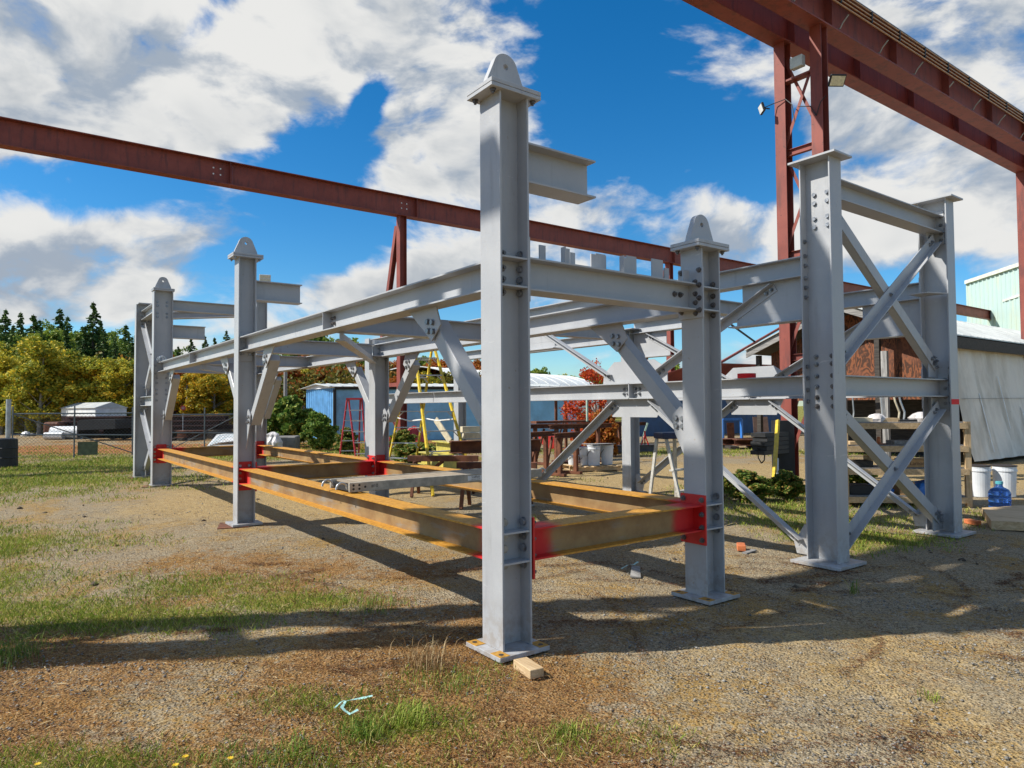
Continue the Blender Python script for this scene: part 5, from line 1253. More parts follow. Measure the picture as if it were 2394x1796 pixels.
# concrete block, wrapped bundle
a = dp(672, 25.5); tag(MB().cbox(a, 1.35, .75, .60, .45, True).build('concrete_block', CONC, loc=a, bev=.03), 'dark grey concrete block under the bushes', 'concrete block')
c = dp(639, 24.2); 
def blob(c, rs_, seed, n=22, am=.16, sq=1.0):
    r = np.random.default_rng(seed); m = MB(); vs = []; prof = rs_
    for (rad, z) in prof:
        for i in range(n):
            a = 2*math.pi*i/n; k = 1+am*math.sin(3*a+seed+z*3)+am*.7*math.sin(7*a+z*9)+r.normal(0, am*.3)
            vs.append((c[0]+rad*k*math.cos(a), c[1]+rad*k*math.sin(a)*sq, c[2]+z))
    k = len(prof); m.poly(vs, [(j*n+i, j*n+(i+1) % n, (j+1)*n+(i+1) % n, (j+1)*n+i) for j in range(k-1) for i in range(n)]+[tuple(range((k-1)*n, k*n))]); return m
tag(blob(c, [(.30, 0), (.31, .15), (.27, .3), (.30, .45), (.22, .62), (.2, .72), (.08, .80), (.02, .81)], 3).build('wrapped_bundle', WRAP, loc=c, fix=True), 'tall bundle wrapped in white plastic beside the concrete block', 'wrapped bundle')
c = dp(625, 24.6); tag(blob(c, [(.22, 0), (.25, .2), (.2, .45), (.1, .62), (.02, .66)], 8).build('wrapped_bundle', WRAP, loc=c), 'smaller white wrapped bundle half behind the plated column', 'wrapped bundle')
# ================================================================== ladders
def step_frame(m_rail, m_step, root, tl, tr, bl, br, n, rw=.06, name='ladder_frame', steps=True):
    tl, tr, bl, br = map(Vector, (tl, tr, bl, br)); 
    for (t_, b_) in ((tl, bl), (tr, br)): MB().bar(b_, t_, rw*.5, rw, (0, 0, 1) if False else (1, .2, 0)).build('rail', m_rail, root)
    for i in range(1, n+1):
        f_ = i/(n+1); a, b2 = bl+(tl-bl)*f_, br+(tr-br)*f_
        MB().bar(a, b2, .085 if steps else .03, .022).build('step' if steps else 'rung', m_step, root)
        if steps: 
            e = (b2-a).normalized()*.12; dz = Vector((0, 0, .11)); k = MB(); k.bar(a+e, a-dz, .012, .018); k.bar(b2-e, b2-dz, .012, .018); k.build('step_brace', m_step, root)
yl = thing('stepladder', 'tall yellow twin stepladder with grey steps behind the knee braces', 'ladder', gp(1012, 1160))
fa1, fa2 = gp(1012, 1160), gp(1112, 1150); fb1, fb2 = gp(903, 1104), gp(968, 1108)
tz = 3.05; tc1 = (fa1+fb1)/2*.5+(fa1+fb1)/2*.5; tt1 = Vector((*( (fa1+fb1)/2).xy, tz)); tt2 = Vector((*((fa2+fb2)/2).xy, tz))
dd_ = (tt2-tt1); mid = (tt1+tt2)/2; tt1, tt2 = mid-dd_*.27, mid+dd_*.27
step_frame(YEL, ALU, yl, tt1, tt2, fa1, fa2, 7, .075)
step_frame(YEL, ALU, yl, tt1+Vector((.06, .04, 0)), tt2+Vector((.06, .04, 0)), fb1, fb2, 7, .075)
MB().bar(tt1+Vector((0, 0, .02)), tt2+Vector((0, 0, .02)), .22, .05).build('top_cap', YEL, yl)
for (p, q, r_, s_) in ((fa1, tt1, fb1, tt1), (fa2, tt2, fb2, tt2)):
    a = p+(q-p)*.45; b_ = r_+(s_-r_)*.45; MB().tube([a, (a+b_)/2-Vector((0, 0, .05)), b_], .015, 6).build('spreader', WHITEP, yl)
rl_ = thing('stepladder', 'red stepladder standing in front of the blue shed', 'ladder', dp(812, 20.5))
q1, q2, q3, q4 = dp(793, 20.6), dp(833, 20.0), dp(836, 21.6), dp(848, 21.2)
zt = 1.86; h1, h2 = dp(812, 20.8, zt), dp(816, 20.5, zt)
step_frame(LRED, ALU, rl_, dp(811, 20.9, zt), dp(815, 20.3, zt), dp(793, 21.3), dp(834, 19.7), 0, .075)
step_frame(LRED, ALU, rl_, dp(842, 20.9, zt), dp(846, 20.3, zt), dp(838, 21.3), dp(858, 19.7), 0, .075)
for i in range(1, 6):
    f_ = i/6.; 
    for (ta, ba, tb_, bb_) in ((dp(811, 20.9, zt), dp(793, 21.3), dp(842, 20.9, zt), dp(838, 21.3)), (dp(815, 20.3, zt), dp(834, 19.7), dp(846, 20.3, zt), dp(858, 19.7))):
        MB().bar(ba+(ta-ba)*f_, bb_+(tb_-bb_)*f_, .08, .025).build('step', ALU, rl_)
MB().plate([dp(809, 20.2, zt), dp(848, 20.2, zt), dp(848, 21, zt), dp(809, 21, zt)], (0, 0, 1), .05).build('top_cap', LRED, rl_)
al = thing('stepladder', 'small aluminium stepladder with navy top cap behind the second column', 'ladder', gp(1550, 1215))
d0 = 9.6; zt = 1.16
step_frame(ALUM, ALUM, al, dp(1534, d0-.1, zt), dp(1556, d0-.22, zt), dp(1509, d0+.15), dp(1600, d0-.45), 0, .05)
for i, (va) in enumerate((.16, .40, .62)):
    pass
L0, L1, R0, R1 = dp(1509, d0+.15), dp(1534, d0-.1, zt), dp(1600, d0-.45), dp(1548, d0-.22, zt)
B0, B1 = dp(1578, d0+.65), dp(1575, d0+.05, zt); C0, C1 = dp(1650, d0+.05), dp(1590, d0-.05, zt)
MB().bar(B0, B1, .025, .05, (1, .2, 0)).build('rail', ALUM, al); MB().bar(C0, C1, .025, .05, (1, .2, 0)).build('rail', ALUM, al)
for f_ in (.20,): MB().bar(L0+(L1-L0)*f_, R0+(R1-R0)*f_*1.05, .02, .035).build('spreader', ALUM, al)
for f_ in (.14, .40, .64): MB().bar(R0+(R1-R0)*f_, C0+(C1-C0)*f_, .07, .022).build('step', ALUM, al)
MB().plate([dp(1526, d0, zt), dp(1548, d0-.30, zt), dp(1592, d0-.18, zt), dp(1578, d0+.12, zt)], (0, 0, 1), .085).build('top_cap', NAVY, al, bev=.01)
lf = thing('folded_ladder', 'yellow and white folded ladder leaning by the red post pair', 'ladder', dp(1802, 12.6))
MB().bar(dp(1802, 12.4), dp(1817, 12.9, 1.33), .04, .07, (1, .3, 0)).build('rail', YEL, lf); MB().bar(dp(1811, 12.35), dp(1812, 12.9, .62), .05, .06, (1, .3, 0)).build('rail', WHITEP, lf)
# ================================================================== scaffold plank on the rusty beams
sp = thing('scaffold_plank', 'worn plywood and aluminium scaffold plank with hooks lying across the rusty beams', 'scaffold plank', (2.72, 0, ZL))
px0, px1, py0, py1, pz = 2.47, 2.97, -.06, 2.30, ZL+.012
RAILM = simple('dusty_rail', (.44, .395, .32), .7, .15, 0, 12, .1, (.3, .26, .2))
MB().box((px0+.03, py0+.06, pz+.070), (px1-.03, py1, pz+.084)).build('deck', DECK, sp)
for x in (px0, px1-.032):
    MB().box((x, py0, pz), (x+.032, py1, pz+.092)).build('side_rail', RAILM, sp, bev=.004)
MB().box((px0+.033, py0+.02, pz+.005), (px1-.033, py0+.05, pz+.065)).build('end_rail', BLACK, sp)
for x in (px0+.07, px1-.07):
    for (ye, sg_) in ((py0, -1), (py1, 1)):
        MB().tube([(x, ye+.03*-sg_, pz+.03)]+[(x, ye+sg_*(.05-.055*math.cos(a)), pz+.03+.06*math.sin(a)) for a in [i*math.pi/7 for i in range(8)]], .011, 7).build('hook', ALU, sp)
hm = MB()
for (a, b_) in ((.04, .03), (.04, .065), (.10, .03), (.10, .065), (.16, .045)): hm.cyl((px0-.0006, py0+a, pz+b_), (px0-.0016, py0+a, pz+b_), .012, 10)
hm.build('rail_hole', BLACK, sp)
def text(s_, loc, size, mt_, nrm, parent=None, name='lettering', dirn=None):
    """flat lettering; nrm: outward normal, dirn: reading direction (survey frame)"""
    cu = bpy.data.curves.new(name, 'FONT'); cu.body = s_; cu.size = size; cu.extrude = .0004; cu.align_x = 'CENTER'; cu.align_y = 'CENTER'
    o = bpy.data.objects.new(name, cu); COL.objects.link(o); me = bpy.data.meshes.new_from_object(o); bpy.data.objects.remove(o); me.materials.clear(); me.materials.append(mt_)
    o = bpy.data.objects.new(name, me); COL.objects.link(o)
    N = FL(nrm).normalized(); X = FL(dirn).normalized(); Y = N.cross(X)
    Mx = Matrix((X, Y, N)).transposed().to_4x4(); Mx.translation = FL(loc)
    if parent is not None:
        off = Vector((0, 0, 0)); q = parent
        while q is not None: off += q.location; q = q.parent
        o.parent = parent; Mx.translation = Mx.translation-off
    o.matrix_local = Mx; return o
rail_lab = MB().box((px0-.0014, 1.28, pz+.022), (px0-.0004, 1.48, pz+.074)).build('maker_plate', WHITEP, sp)
text('Scaffold', (px0-.0019, 1.38, pz+.058), .034, BLACK, (-1, 0, 0), sp, dirn=(0, 1, 0)); text('scaffold plank  max load', (px0-.0019, 1.38, pz+.034), .012, BLACK, (-1, 0, 0), sp, dirn=(0, 1, 0))
text('#10', (px0-.001, .20, pz+.048), .045, BLACK, (-1, 0, 0), sp, dirn=(0, 1, 0))
# clamps at D
for i, (xx, lab) in enumerate(((12.05, 'nearer of two small steel clamps on the upper beam at the far lug column'), (12.28, 'farther of two small steel clamps on the upper beam at the far lug column'))):
    c = Vector((xx, -.07, ZU+.03)); m = MB(); m.tube([c+Vector((0, .0+.06*math.cos(a), .02+.06*math.sin(a))) for a in [i_*math.pi*1.5/9-.4 for i_ in range(10)]], .014, 6); m.cyl(c+Vector((0, .05, .0)), c+Vector((0, .28, .04)), .011, 6); tag(m.build('steel_clamp', GALV, loc=c), lab, 'clamp')
# tape roll on the middle rail of the near bay
tx = .80; m = MB().lathe((tx+.10, YE-.02, 1.911), [(.06, 0), (.10, 0), (.10, .052), (.06, .052), (.06, 0)], 26); tag(m.build('tape_roll', TAPE, loc=(tx+.1, YE, 1.911)), 'roll of bright red tape on the grey middle rail left of the tall plated column', 'tape roll')
# block under the nearest base plate
c = (-.42, -.13, -.01); tag(MB().cbox((-.42, -.145, -.012), .21, .095, .055, R(8), True).build('wood_block', PINE, loc=c, bev=.003), 'short pine block sticking out from under the nearest base plate', 'wood block')
# steel shims
for (x, y, l) in ((XC, 0, 'rusty shim plate under the second lug column'), (XD, 0, 'rusty shim plate under the far lug column'), (XI, 0, 'rusty shim plate under the leftmost column')):
    tag(MB().cbox((x+.05, y-.12, -.016), .52, .40, .014, .3, True).build('shim_plate', BROWN, loc=(x, y, 0)), l, 'shim plate', 'shim plates under the columns')
# ================================================================== saw horses with steel, racks, pallet
def sawhorse(c, rz, L, h, label):
    r = thing('steel_sawhorse', label, 'sawhorse', c, 'brown steel sawhorses'); c = Vector(c); d = Vector((math.cos(rz), math.sin(rz), 0)); nn = Vector((-d.y, d.x, 0)); Z = Vector((0, 0, 1))
    MB().ext([(-.07, -.10), (.07, -.10), (.07, .0), (-.07, .0)], c-d*L/2+Z*h, c+d*L/2+Z*h).build('top_beam', BROWN, r)
    for s_ in (-1, 1):
        e = c+d*s_*L*.40
        for t_ in (-1, 1): MB().bar(e+nn*t_*.30, e+nn*t_*.05+Z*(h-.10), .07, .05, d).build('leg', BROWN, r)
        MB().plate([e+nn*-.13+Z*(h-.10), e+nn*.13+Z*(h-.10), e+nn*.22+Z*.30, e-nn*.22+Z*.30], d, .012).build('end_web', BROWN, r)
    MB().bar(c-d*L*.38+Z*.25, c+Z*(h-.1), .07, .06).build('strut', BROWN, r)
    return r
s1 = dp(1035, 12.8); s2 = dp(1160, 11.2)
sawhorse(s1, YAW+R(95), 1.3, .72, 'brown steel sawhorse under the yellow stepladder'); sawhorse(s2, YAW+R(100), 1.3, .72, 'brown steel sawhorse beside the tallest column')
a, b_ = dp(1052, 13.4, .84), dp(1262, 13.9, .84)
tag(MB().ib(a, b_, .26, .24, .02, .014).build('rusty_beam', BROWN, loc=a), 'short rusty brown beam laid across the sawhorses', 'steel beam')
for i, (u0, u1, z, d_, l) in enumerate(((1082, 1205, 1.02, 14.4, 'lower cream timber behind the rusty beam'), (1078, 1185, 1.145, 14.6, 'upper cream timber behind the rusty beam'))):
    a, b_ = dp(u0, d_, z), dp(u1, d_+.3, z); tag(MB().bar(a, b_, .22, .12).build('cream_timber', CREAM, loc=a), l, 'timber', 'cream timbers')
for (u0, u1, z, d0_, d1_, l) in ((985, 1075, .36, 17.5, 15.2, 'longer yellow painted beam lying behind the tall stepladder'), (1020, 1060, .62, 17.6, 16.6, 'shorter yellow beam stacked behind the longer one')):
    a, b_ = dp(u0, d0_, z), dp(u1, d1_, z); tag(MB().ib(a, b_, .25, .30, .02, .02).build('yellow_beam', YELB, loc=a), l, 'steel beam', 'yellow beams')
    c = (a+b_)/2; 
tag(MB().cbox(dp(1030, 16.4), 1.6, .5, .22, YAW, True).build('timber_bearer', DARKW, loc=dp(1030, 16.4)), 'dark timber bearer under the yellow beams', 'timber')
a, b_ = dp(1018, 17, 1.32), dp(1052, 16.6, .80); tag(MB().bar(a, b_, .03, .16).build('pale_board', CREAM, loc=a), 'pale board leaning over the yellow beams', 'board')
def rack(u0, u1, d0_, d1_, h, label, n=4, slab=.12, braces=True):
    a, b_ = dp(u0, d0_), dp(u1, d1_); r = thing('steel_rack', label, 'steel rack', a, 'brown steel racks'); d = (b_-a).normalized(); nn = Vector((d.y, -d.x, 0)); L = (b_-a).length; Z = Vector((0, 0, 1))
    for o_ in (0, .9): MB().ib(a-nn*o_+Z*(h-slab/2), b_-nn*o_+Z*(h-slab/2), .14, slab, .012, .012).build('top_beam', BROWN, r)
    for i in range(n):
        q = a+d*L*(i+.3)/n
        for o_ in (0, .9): MB().bar(q-nn*o_, q-nn*o_+Z*(h-slab-.001), .09, .09, d).build('leg', BROWN, r)
        if braces: MB().bar(q+d*.04+Z*.12*h, q+d*L/n*.42+Z*(h-slab-.02), .05, .05).build('brace', BROWN, r)
        MB().bar(q+nn*.15+Z*.03, q-nn*1.05+Z*.03, .12, .06).build('foot', BROWN, r)
    return r
rack(1235, 1378, 19.5, 21.0, 1.12, 'low brown rack carrying plates right of the tallest column', 3)
rack(1275, 1432, 26.5, 27.5, 2.02, 'taller brown rack standing behind in front of the maple', 2)
rack(1395, 1475, 25, 25.6, 1.05, 'small brown rack partly hidden by the far column', 2)
rack(1225, 1300, 16.6, 17.6, 1.0, 'nearest brown rack leg set beside the tallest column', 2)
for i, (u0, u1, d_, l) in enumerate(((1243, 1300, 20.2, 'left rusty plate on the low brown rack'), (1300, 1370, 20.9, 'right rusty plate on the low brown rack'))):
    a, b_ = dp(u0, d_, 1.16), dp(u1, d_+.4, 1.16); tag(MB().bar(a, b_, .5, .07).build('steel_plate', BROWN, loc=a), l, 'steel plate', 'rusty plates on the rack')
c = dp(1370, 20.3); tag(MB().cyl(dp(1372, 20.8, 1.17), dp(1372, 20.8, zd(930, 20.8)), .035, 10).build('white_pipe', GREENP, loc=c), 'upright pale pipe standing on the low brown rack', 'pipe')
# red canoe hull under the rack
a, b_ = dp(1262, 22.5, .55), dp(1310, 22.0, .50); m = MB(); n_ = 10; vs = []
for i in range(n_+1):
    f_ = i/n_; q = a+(b_-a)*f_; w_ = .32*math.sin(math.pi*min(.97, max(.04, f_)))**.5
    for j in range(9):
        t_ = math.pi*j/8; vs.append(q+Vector((math.cos(t_)*w_*.6, -math.cos(t_)*w_*.3, -math.sin(t_)*w_*1.3+.15)))
m.poly(vs, [(i*9+j, i*9+j+1, (i+1)*9+j+1, (i+1)*9+j) for i in range(n_) for j in range(8)]+[tuple(i*9 for i in range(n_+1))+tuple(i*9+8 for i in range(n_, -1, -1))])
tag(m.build('canoe_hull', REDB, loc=dp(1290, 22.2), fix=True), 'short red hull shape hanging under the brown racks', 'boat hull')
c = dp(968, 30); tag(blob(dp(968, 29.5), [(.55, 0), (.6, .2), (.45, .5), (.2, .75), (.03, .85)], 4, 22, .12).build('red_tarp_bundle', REDB, loc=c), 'red and white tarp bundle against the blue shed', 'tarp bundle')
c = dp(924, 28.6); tag(blob(dp(922, 28.5), [(.3, 0), (.34, .2), (.25, .42), (.05, .5)], 6).build('red_tarp_bundle', REDB, loc=c), 'small red and blue bag left of the far red post', 'tarp bundle')
# pallet with pails
pc = gp(1382, 1098); PR = YAW+R(72)
pl = thing('pallet', 'light wooden pallet on the ground under the white pails', 'pallet', pc); dx_ = Vector((math.cos(PR), math.sin(PR), 0)); dy_ = Vector((-dx_.y, dx_.x, 0)); Z = Vector((0, 0, 1))
for i in range(3): MB().bar(pc+dy_*(i-1)*.46-dx_*.6+Z*.06, pc+dy_*(i-1)*.46+dx_*.6+Z*.06, .05, .09).build('stringer', PINE, pl)
for i in range(6): q = pc+dx_*(-.54+i*.216); MB().bar(q-dy_*.52+Z*.116, q+dy_*.52+Z*.116, .10, .02).build('top_board', PINE, pl)
for i in range(3): q = pc+dx_*(-.52+i*.52); MB().bar(q-dy_*.52+Z*.006, q+dy_*.52+Z*.006, .10, .018).build('bottom_board', PINE, pl)
def pail(c, r_, h, label, lid=None, group='white pails', handle=True):
    o = thing('pail', label, 'pail', c, group)
    MB().lathe(c, [(r_*.86, 0), (r_*.98, h*.80), (r_*1.05, h*.81), (r_*1.05, h*.86), (r_*.99, h*.865), (r_*1.0, h*.965)], 26).build('body', WHITEPL, o, smooth=False)
    MB().lathe((c[0], c[1], c[2]+h*.966), [(r_*1.06, 0), (r_*1.06, h*.03), (r_*1.0, h*.034), (0, h*.034)], 26).build('lid', lid or WHITEPL, o)
    if handle: MB().tube([Vector(c)+Vector((r_*1.04*math.cos(a-1.9), r_*1.04*math.sin(a-1.9), h*.78-.35*h*math.sin(a*1.0))) for a in [i*math.pi/9 for i in range(10)]], .006, 5).build('handle', BLACK, o)
    return o
pt = .127
pail(pc+dx_*.0+dy_*.18+Z*pt, .165, .50, 'tall white pail at the back left of the big three on the pallet')
pail(pc+dx_*.15-dy_*.20+Z*pt, .165, .50, 'tall white pail nearest on the pallet')
pail(pc+dx_*.42+dy_*.06+Z*pt, .165, .50, 'tall white pail at the right end of the pallet')
pail(pc-dx_*.40-dy_*.20+Z*pt, .150, .24, 'short wide white pail at the left end of the pallet')
pail(pc-dx_*.16-dy_*.02+Z*pt+Vector((0, 0, 0)), .13, .24, 'short white pail with dark writing in the middle of the pallet')
pail(pc-dx_*.20+dy_*.02+Z*(pt+.245), .13, .22, 'white pail stacked on the short middle pail', NAVY)
tag(MB().plate([pc-dx_*.12-dy_*.42+Z*.635, pc+dx_*.56-dy_*.3+Z*.635, pc+dx_*.56+dy_*.3+Z*.66, pc-dx_*.12+dy_*.35+Z*.65], (0, 0, 1), .012).build('dark_board', GREYW, loc=pc+Z*.63), 'thin grey board lying on top of the tall pails', 'board')
# things behind to the right
c = dp(1567, 33); fr_ = thing('window_stand', 'bright blue upright window frame in front of the dark blue store', 'frame', c); a, b_ = dp(1688, 31), dp(1732, 31.5)
for (p, q) in ((a, a+Z*1.0), (b_, b_+Z*1.0), (a+Z*1.0, b_+Z*1.0)): MB().bar(p, q, .10, .10, (0, 1, 0) if abs((q-p).z) > .5 else (0, 0, 1)).build('bar', BLUEB, fr_)
tag(MB().plate([a+(b_-a)*.25, a+(b_-a)*.62, a+(b_-a)*.58+Z*.85, a+(b_-a)*.2+Z*.85], (-.8, -.6, 0), .03).build('leaning_plate', BROWN, loc=a), 'rusty plate leaning inside the bright blue frame', 'steel plate')
steel_stack(1680, 1838, 26.5, .12, .36, 'low rusty beams lying before the dark blue store', BROWN, 1, .8)
c = dp(1783, 28); tag(MB().plate([dp(1762, 28), dp(1798, 28), dp(1792, 28.4, 1.15), dp(1758, 28.4, 1.15)], (-.8, -.6, 0), .05).build('perforated_panel', simple('dark_brown_panel', (.10, .06, .045), .8, .2, 0, 5, .1), loc=c), 'dark brown perforated panel leaning behind the low rusty beams', 'panel')
c = dp(1505, 27.5); tag(MB().bar(dp(1497, 27.5, .15), dp(1513, 27.5, .95), .06, .06).build('green_brace', GREENP, loc=c), 'pale green slanting bar near the far grey column', 'bar')
rj = thing('red_jack_stand', 'small red tripod jack stand on the grey beam behind the frame', 'jack stand', dp(1506, 24.6, .25))
for u_x in (1498, 1514, 1506): MB().cyl(dp(u_x, 24.4+(u_x == 1506)*.3, .26), dp(1506, 24.5, .62), .025, 6).build('leg', BRED, rj)
MB().cyl(dp(1506, 24.5, .62), dp(1506, 24.5, .74), .03, 8).build('head', BRED, rj)
a, b_ = dp(1400, 24.0, .14), dp(1530, 24.6, .14); tag(MB().ib(a, b_, .3, .24, .02, .015).build('grey_beam', simple('dull_grey_beam', (.13, .14, .16), .6, .15, 0, 4, .1), loc=a), 'dull grey beam lying on the ground under the red jack stand', 'steel beam')
steel_stack(1310, 1400, 19.0, .02, .14, 'thin dark bars lying behind the pallet', DKSTEEL, 1, .5)
# black timber crib by the post
cr_ = thing('black_timber_stack', 'stack of black timbers with a hanging cable left of the red post pair', 'timber stack', dp(1800, 13.6))
for i in range(5): a, b_ = dp(1768+(i*5) % 9, 13.3, .70+i*.085), dp(1828, 13.9, .70+i*.085); MB().bar(a, b_, .30, .078).build('timber', BLACK, cr_)
for u_x in (1828,): MB().cbox(dp(u_x, 13.9), .28, .35, 1.3, .6, True).build('stand', BLACK, cr_)
MB().tube([dp(1768, 13.3, .80), dp(1770, 13.3, .60), dp(1777, 13.3, .50), dp(1784, 13.3, .56), dp(1785, 13.3, .72)], .012, 6).build('cable', BLACK, cr_)
# shelf unit
sh = thing('wooden_shelf', 'pine shelf unit loaded with odds and ends in front of the timber shed', 'shelf', (1.25, 8.75, 0))
SA, SB = Vector((1.95, 8.05, 0)), Vector((.72, 9.42, 0)); sdv = (SB-SA).normalized(); snv = Vector((sdv.y, -sdv.x, 0))
if snv.dot(Vector((CX, CY, 0))-SA) < 0: snv = -snv
dep_ = .55; LEV = (.06, .50, .86, 1.22)
for e in (SA, SB):
    for o_ in (0, 1): MB().bar(e-snv*dep_*o_, e-snv*dep_*o_+Z*1.33, .05, .09, sdv).build('post', PINEV, sh)
for z in LEV:
    MB().bar(SA+snv*.03+Z*(z+.045), SB+snv*.03+Z*(z+.045), .035, .09).build('front_rail', PINE, sh)
    MB().bar(SA-snv*(dep_+.03)+Z*(z+.045), SB-snv*(dep_+.03)+Z*(z+.045), .035, .09).build('back_rail', PINE, sh)
    for e in (SA+sdv*.05, SB-sdv*.05): MB().bar(e+snv*.01+Z*(z+.045), e-snv*(dep_+.01)+Z*(z+.045), .035, .09).build('side_rail', PINE, sh)
    MB().plate([SA+snv*.0+Z*(z+.091), SB+snv*.0+Z*(z+.091), SB-snv*dep_+Z*(z+.091), SA-snv*dep_+Z*(z+.091)], (0, 0, 1), .015).build('shelf_board', GREYW, sh)
def onshelf(t_, o_, lev): return SA+sdv*t_-snv*o_+Z*(LEV[lev]+.107)
c = onshelf(1.17, .13, 1); L_ = .52
cb_ = thing('cardboard_box', 'flat cardboard box with printed name on the second shelf', 'cardboard box', c)
MB().plate([c-sdv*L_/2, c+sdv*L_/2, c+sdv*L_/2-snv*.25, c-sdv*L_/2-snv*.25], (0, 0, 1), .125).build('carton', CARD, cb_)
text('Lamons', c+snv*.0012+Z*.058, .085, simple('print_brown', (.10, .04, .02), .7, .1, 0, 5, 0), tuple(snv), cb_, dirn=tuple(-sdv if False else sdv))
for i, (t_, w_, h_, lab, mt_) in enumerate(((.35, .40, .07, 'short pale block pile at the left of the top shelf', CREAM), (.78, .30, .06, 'pale timber offcut in the middle of the top shelf', PINE), (1.12, .42, .035, 'dark flat tray on the top shelf', BLACK))):
    c = onshelf(t_, .2, 3); tag(MB().plate([c-sdv*w_/2, c+sdv*w_/2, c+sdv*w_/2-snv*.25, c-sdv*w_/2-snv*.25], (0, 0, 1), h_).build('offcut' if i < 2 else 'tray', mt_, loc=c), lab, 'offcut' if i < 2 else 'tray')
for i, (t_, lv, w_, h_, dz, lab, mt_) in enumerate(((.30, 1, .34, .10, 0, 'dark plank ends at the left of the second shelf', DARKW), (.55, 1, .22, .07, .101, 'light plank end on top of the dark ones on the second shelf', PINE), (.30, 2, .36, .05, 0, 'thin pine boards at the left of the third shelf', PINE),
        (.95, 2, .30, .06, 0, 'grey offcuts in the middle of the third shelf', GREYW), (.30, 0, .36, .15, 0, 'dark crate at the left of the bottom shelf', BLACK), (.98, 0, .22, .20, 0, 'pale carton in the middle of the bottom shelf', CARD), (1.55, 3, .20, .09, 0, 'small brown carton at the right end of the top shelf', CARD))):
    c = onshelf(t_, .1, lv)+Z*dz; tag(MB().plate([c-sdv*w_/2, c+sdv*w_/2, c+sdv*w_/2-snv*.32, c-sdv*w_/2-snv*.32], (0, 0, 1), h_).build('shelf_load', mt_, loc=c, bev=.003), lab, 'offcut' if i < 4 else 'box')
for i, (t_, lab) in enumerate(((.15, 'left grey timber leaning behind the shelf unit'), (1.0, 'grey timber leaning behind the middle of the shelf unit'))):
    c = SA+sdv*t_-snv*.75; tag(MB().bar(c, c-snv*.25+Z*1.75, .09, .04, sdv).build('leaning_timber', GREYV, loc=c), lab, 'timber')
for i, (t_, lv, s_, lab, mt_) in enumerate(((.62, 3, .12, 'crumpled pale rope coil at the left of the top shelf', WRAP), (1.30, 3, .14, 'crumpled pale plastic bag at the right of the top shelf', WRAP), (1.35, 2, .16, 'crumpled grey plastic bag on the third shelf', CONC), (.62, 0, .17, 'blue plastic bag on the bottom shelf, left one', BLUEB), (1.35, 0, .20, 'blue plastic bag on the bottom shelf, right one', BLUEB))):
    c = onshelf(t_, .28, lv); tag(blob(c, [(s_, 0), (s_*1.15, s_*.4), (s_*.8, s_*.9), (s_*.3, s_*1.1), (.01, s_*1.12)], i+20, 16, .2).build('plastic_bag' if i else 'rope_coil', mt_, loc=c), lab, 'bag' if i else 'rope')
c = onshelf(.62, .25, 2); m = MB().lathe(tuple(c), [(.10, 0), (.11, .012), (.03, .02), (.028, .07), (.02, .12), (0, .12)], 14); tag(m.build('small_fitting', simple('orange_cap', (.6, .2, .08), .6, .1, 0, 9, 0), loc=c), 'small orange fitting standing on the third shelf', 'fitting')
for i, (t_, lab) in enumerate(((.30, 'left thin grey cable hanging above the top shelf'), (.75, 'middle thin grey cable hanging above the top shelf'), (1.02, 'yellowish hose hanging above the top shelf'), (1.10, 'grey hose hanging beside the yellowish one'))):
    c = onshelf(t_, .45, 3); tag(MB().tube([c, c+Z*.15+sdv*.02, c+Z*.32+sdv*(.01 if i < 2 else -.04), c+Z*.62-sdv*(.0 if i < 2 else .10)], .011 if i < 2 else .016, 6).build('hanging_cable', CREAM if i == 2 else GALV, loc=c), lab, 'cable')
# pails by the shed, jug, timber step, bricks
for (u, v, s_, lab) in ((2291, 1160, .17, 'white pail with dark lid nearer the shelf by the shed'), (2350, 1160, .18, 'white pail with dark lid at the right by the shed')):
    c = gp(u, v); pail(tuple(c), s_, .54, lab, simple('dark_lid', (.035, .025, .02), .7, .2, 0, 9, .1), 'white pails with dark lids', False)
c = gp(2338, 1190); jg = thing('water_jug', 'clear blue plastic water jug standing by the white pails', 'water jug', c)
MB().lathe(tuple(c), [(.13, 0), (.148, .02), (.148, .09), (.140, .10), (.148, .11), (.148, .20), (.140, .21), (.148, .22), (.148, .25), (.12, .30), (.055, .335), (.045, .35), (.045, .40)], 28).build('bottle', JUG, jg, smooth=True)
MB().lathe((c.x, c.y, .40), [(.05, -.02), (.05, .02), (0, .022)], 16).build('cap', simple('teal_cap', (.10, .42, .48), .4, .1, 0, 9, 0), jg)
c = gp(2385, 1225); tag(MB().plate([gp(2318, 1238), gp(2440, 1244), gp(2440, 1196), gp(2296, 1205)], (0, 0, 1), .11).build('timber_step', PINE, loc=c), 'low plywood and timber step at the right edge below the jug', 'timber step')
for (u, v, rz, lab) in ((2274, 1226, .5, 'orange brick piece beside the timber step'), (1733, 1285, .9, 'orange brick piece on the gravel right of the second lug column')):
    c = gp(u, v); tag(MB().cbox(c, .20, .09, .06, rz, True).build('brick', BRICK, loc=c, bev=.005), lab, 'brick', 'brick pieces')
c = gp(1752, 1291); tag(MB().cbox(c, .25, .06, .012, 1.4, True).build('wood_strip', GREYW, loc=c), 'thin grey wood strip beside the orange brick on gravel', 'wood strip')
c = gp(1485, 1346); tag(MB().plate([c+Vector((-.10, -.03, .0)), c+Vector((-.03, -.10, .0)), c+Vector((.12, .08, .05)), c+Vector((.05, .12, .05))], (0, 0, 1), .012).build('wood_offcut', GREYW, loc=c), 'brown wood offcut lying between the first two lug columns', 'wood offcut')
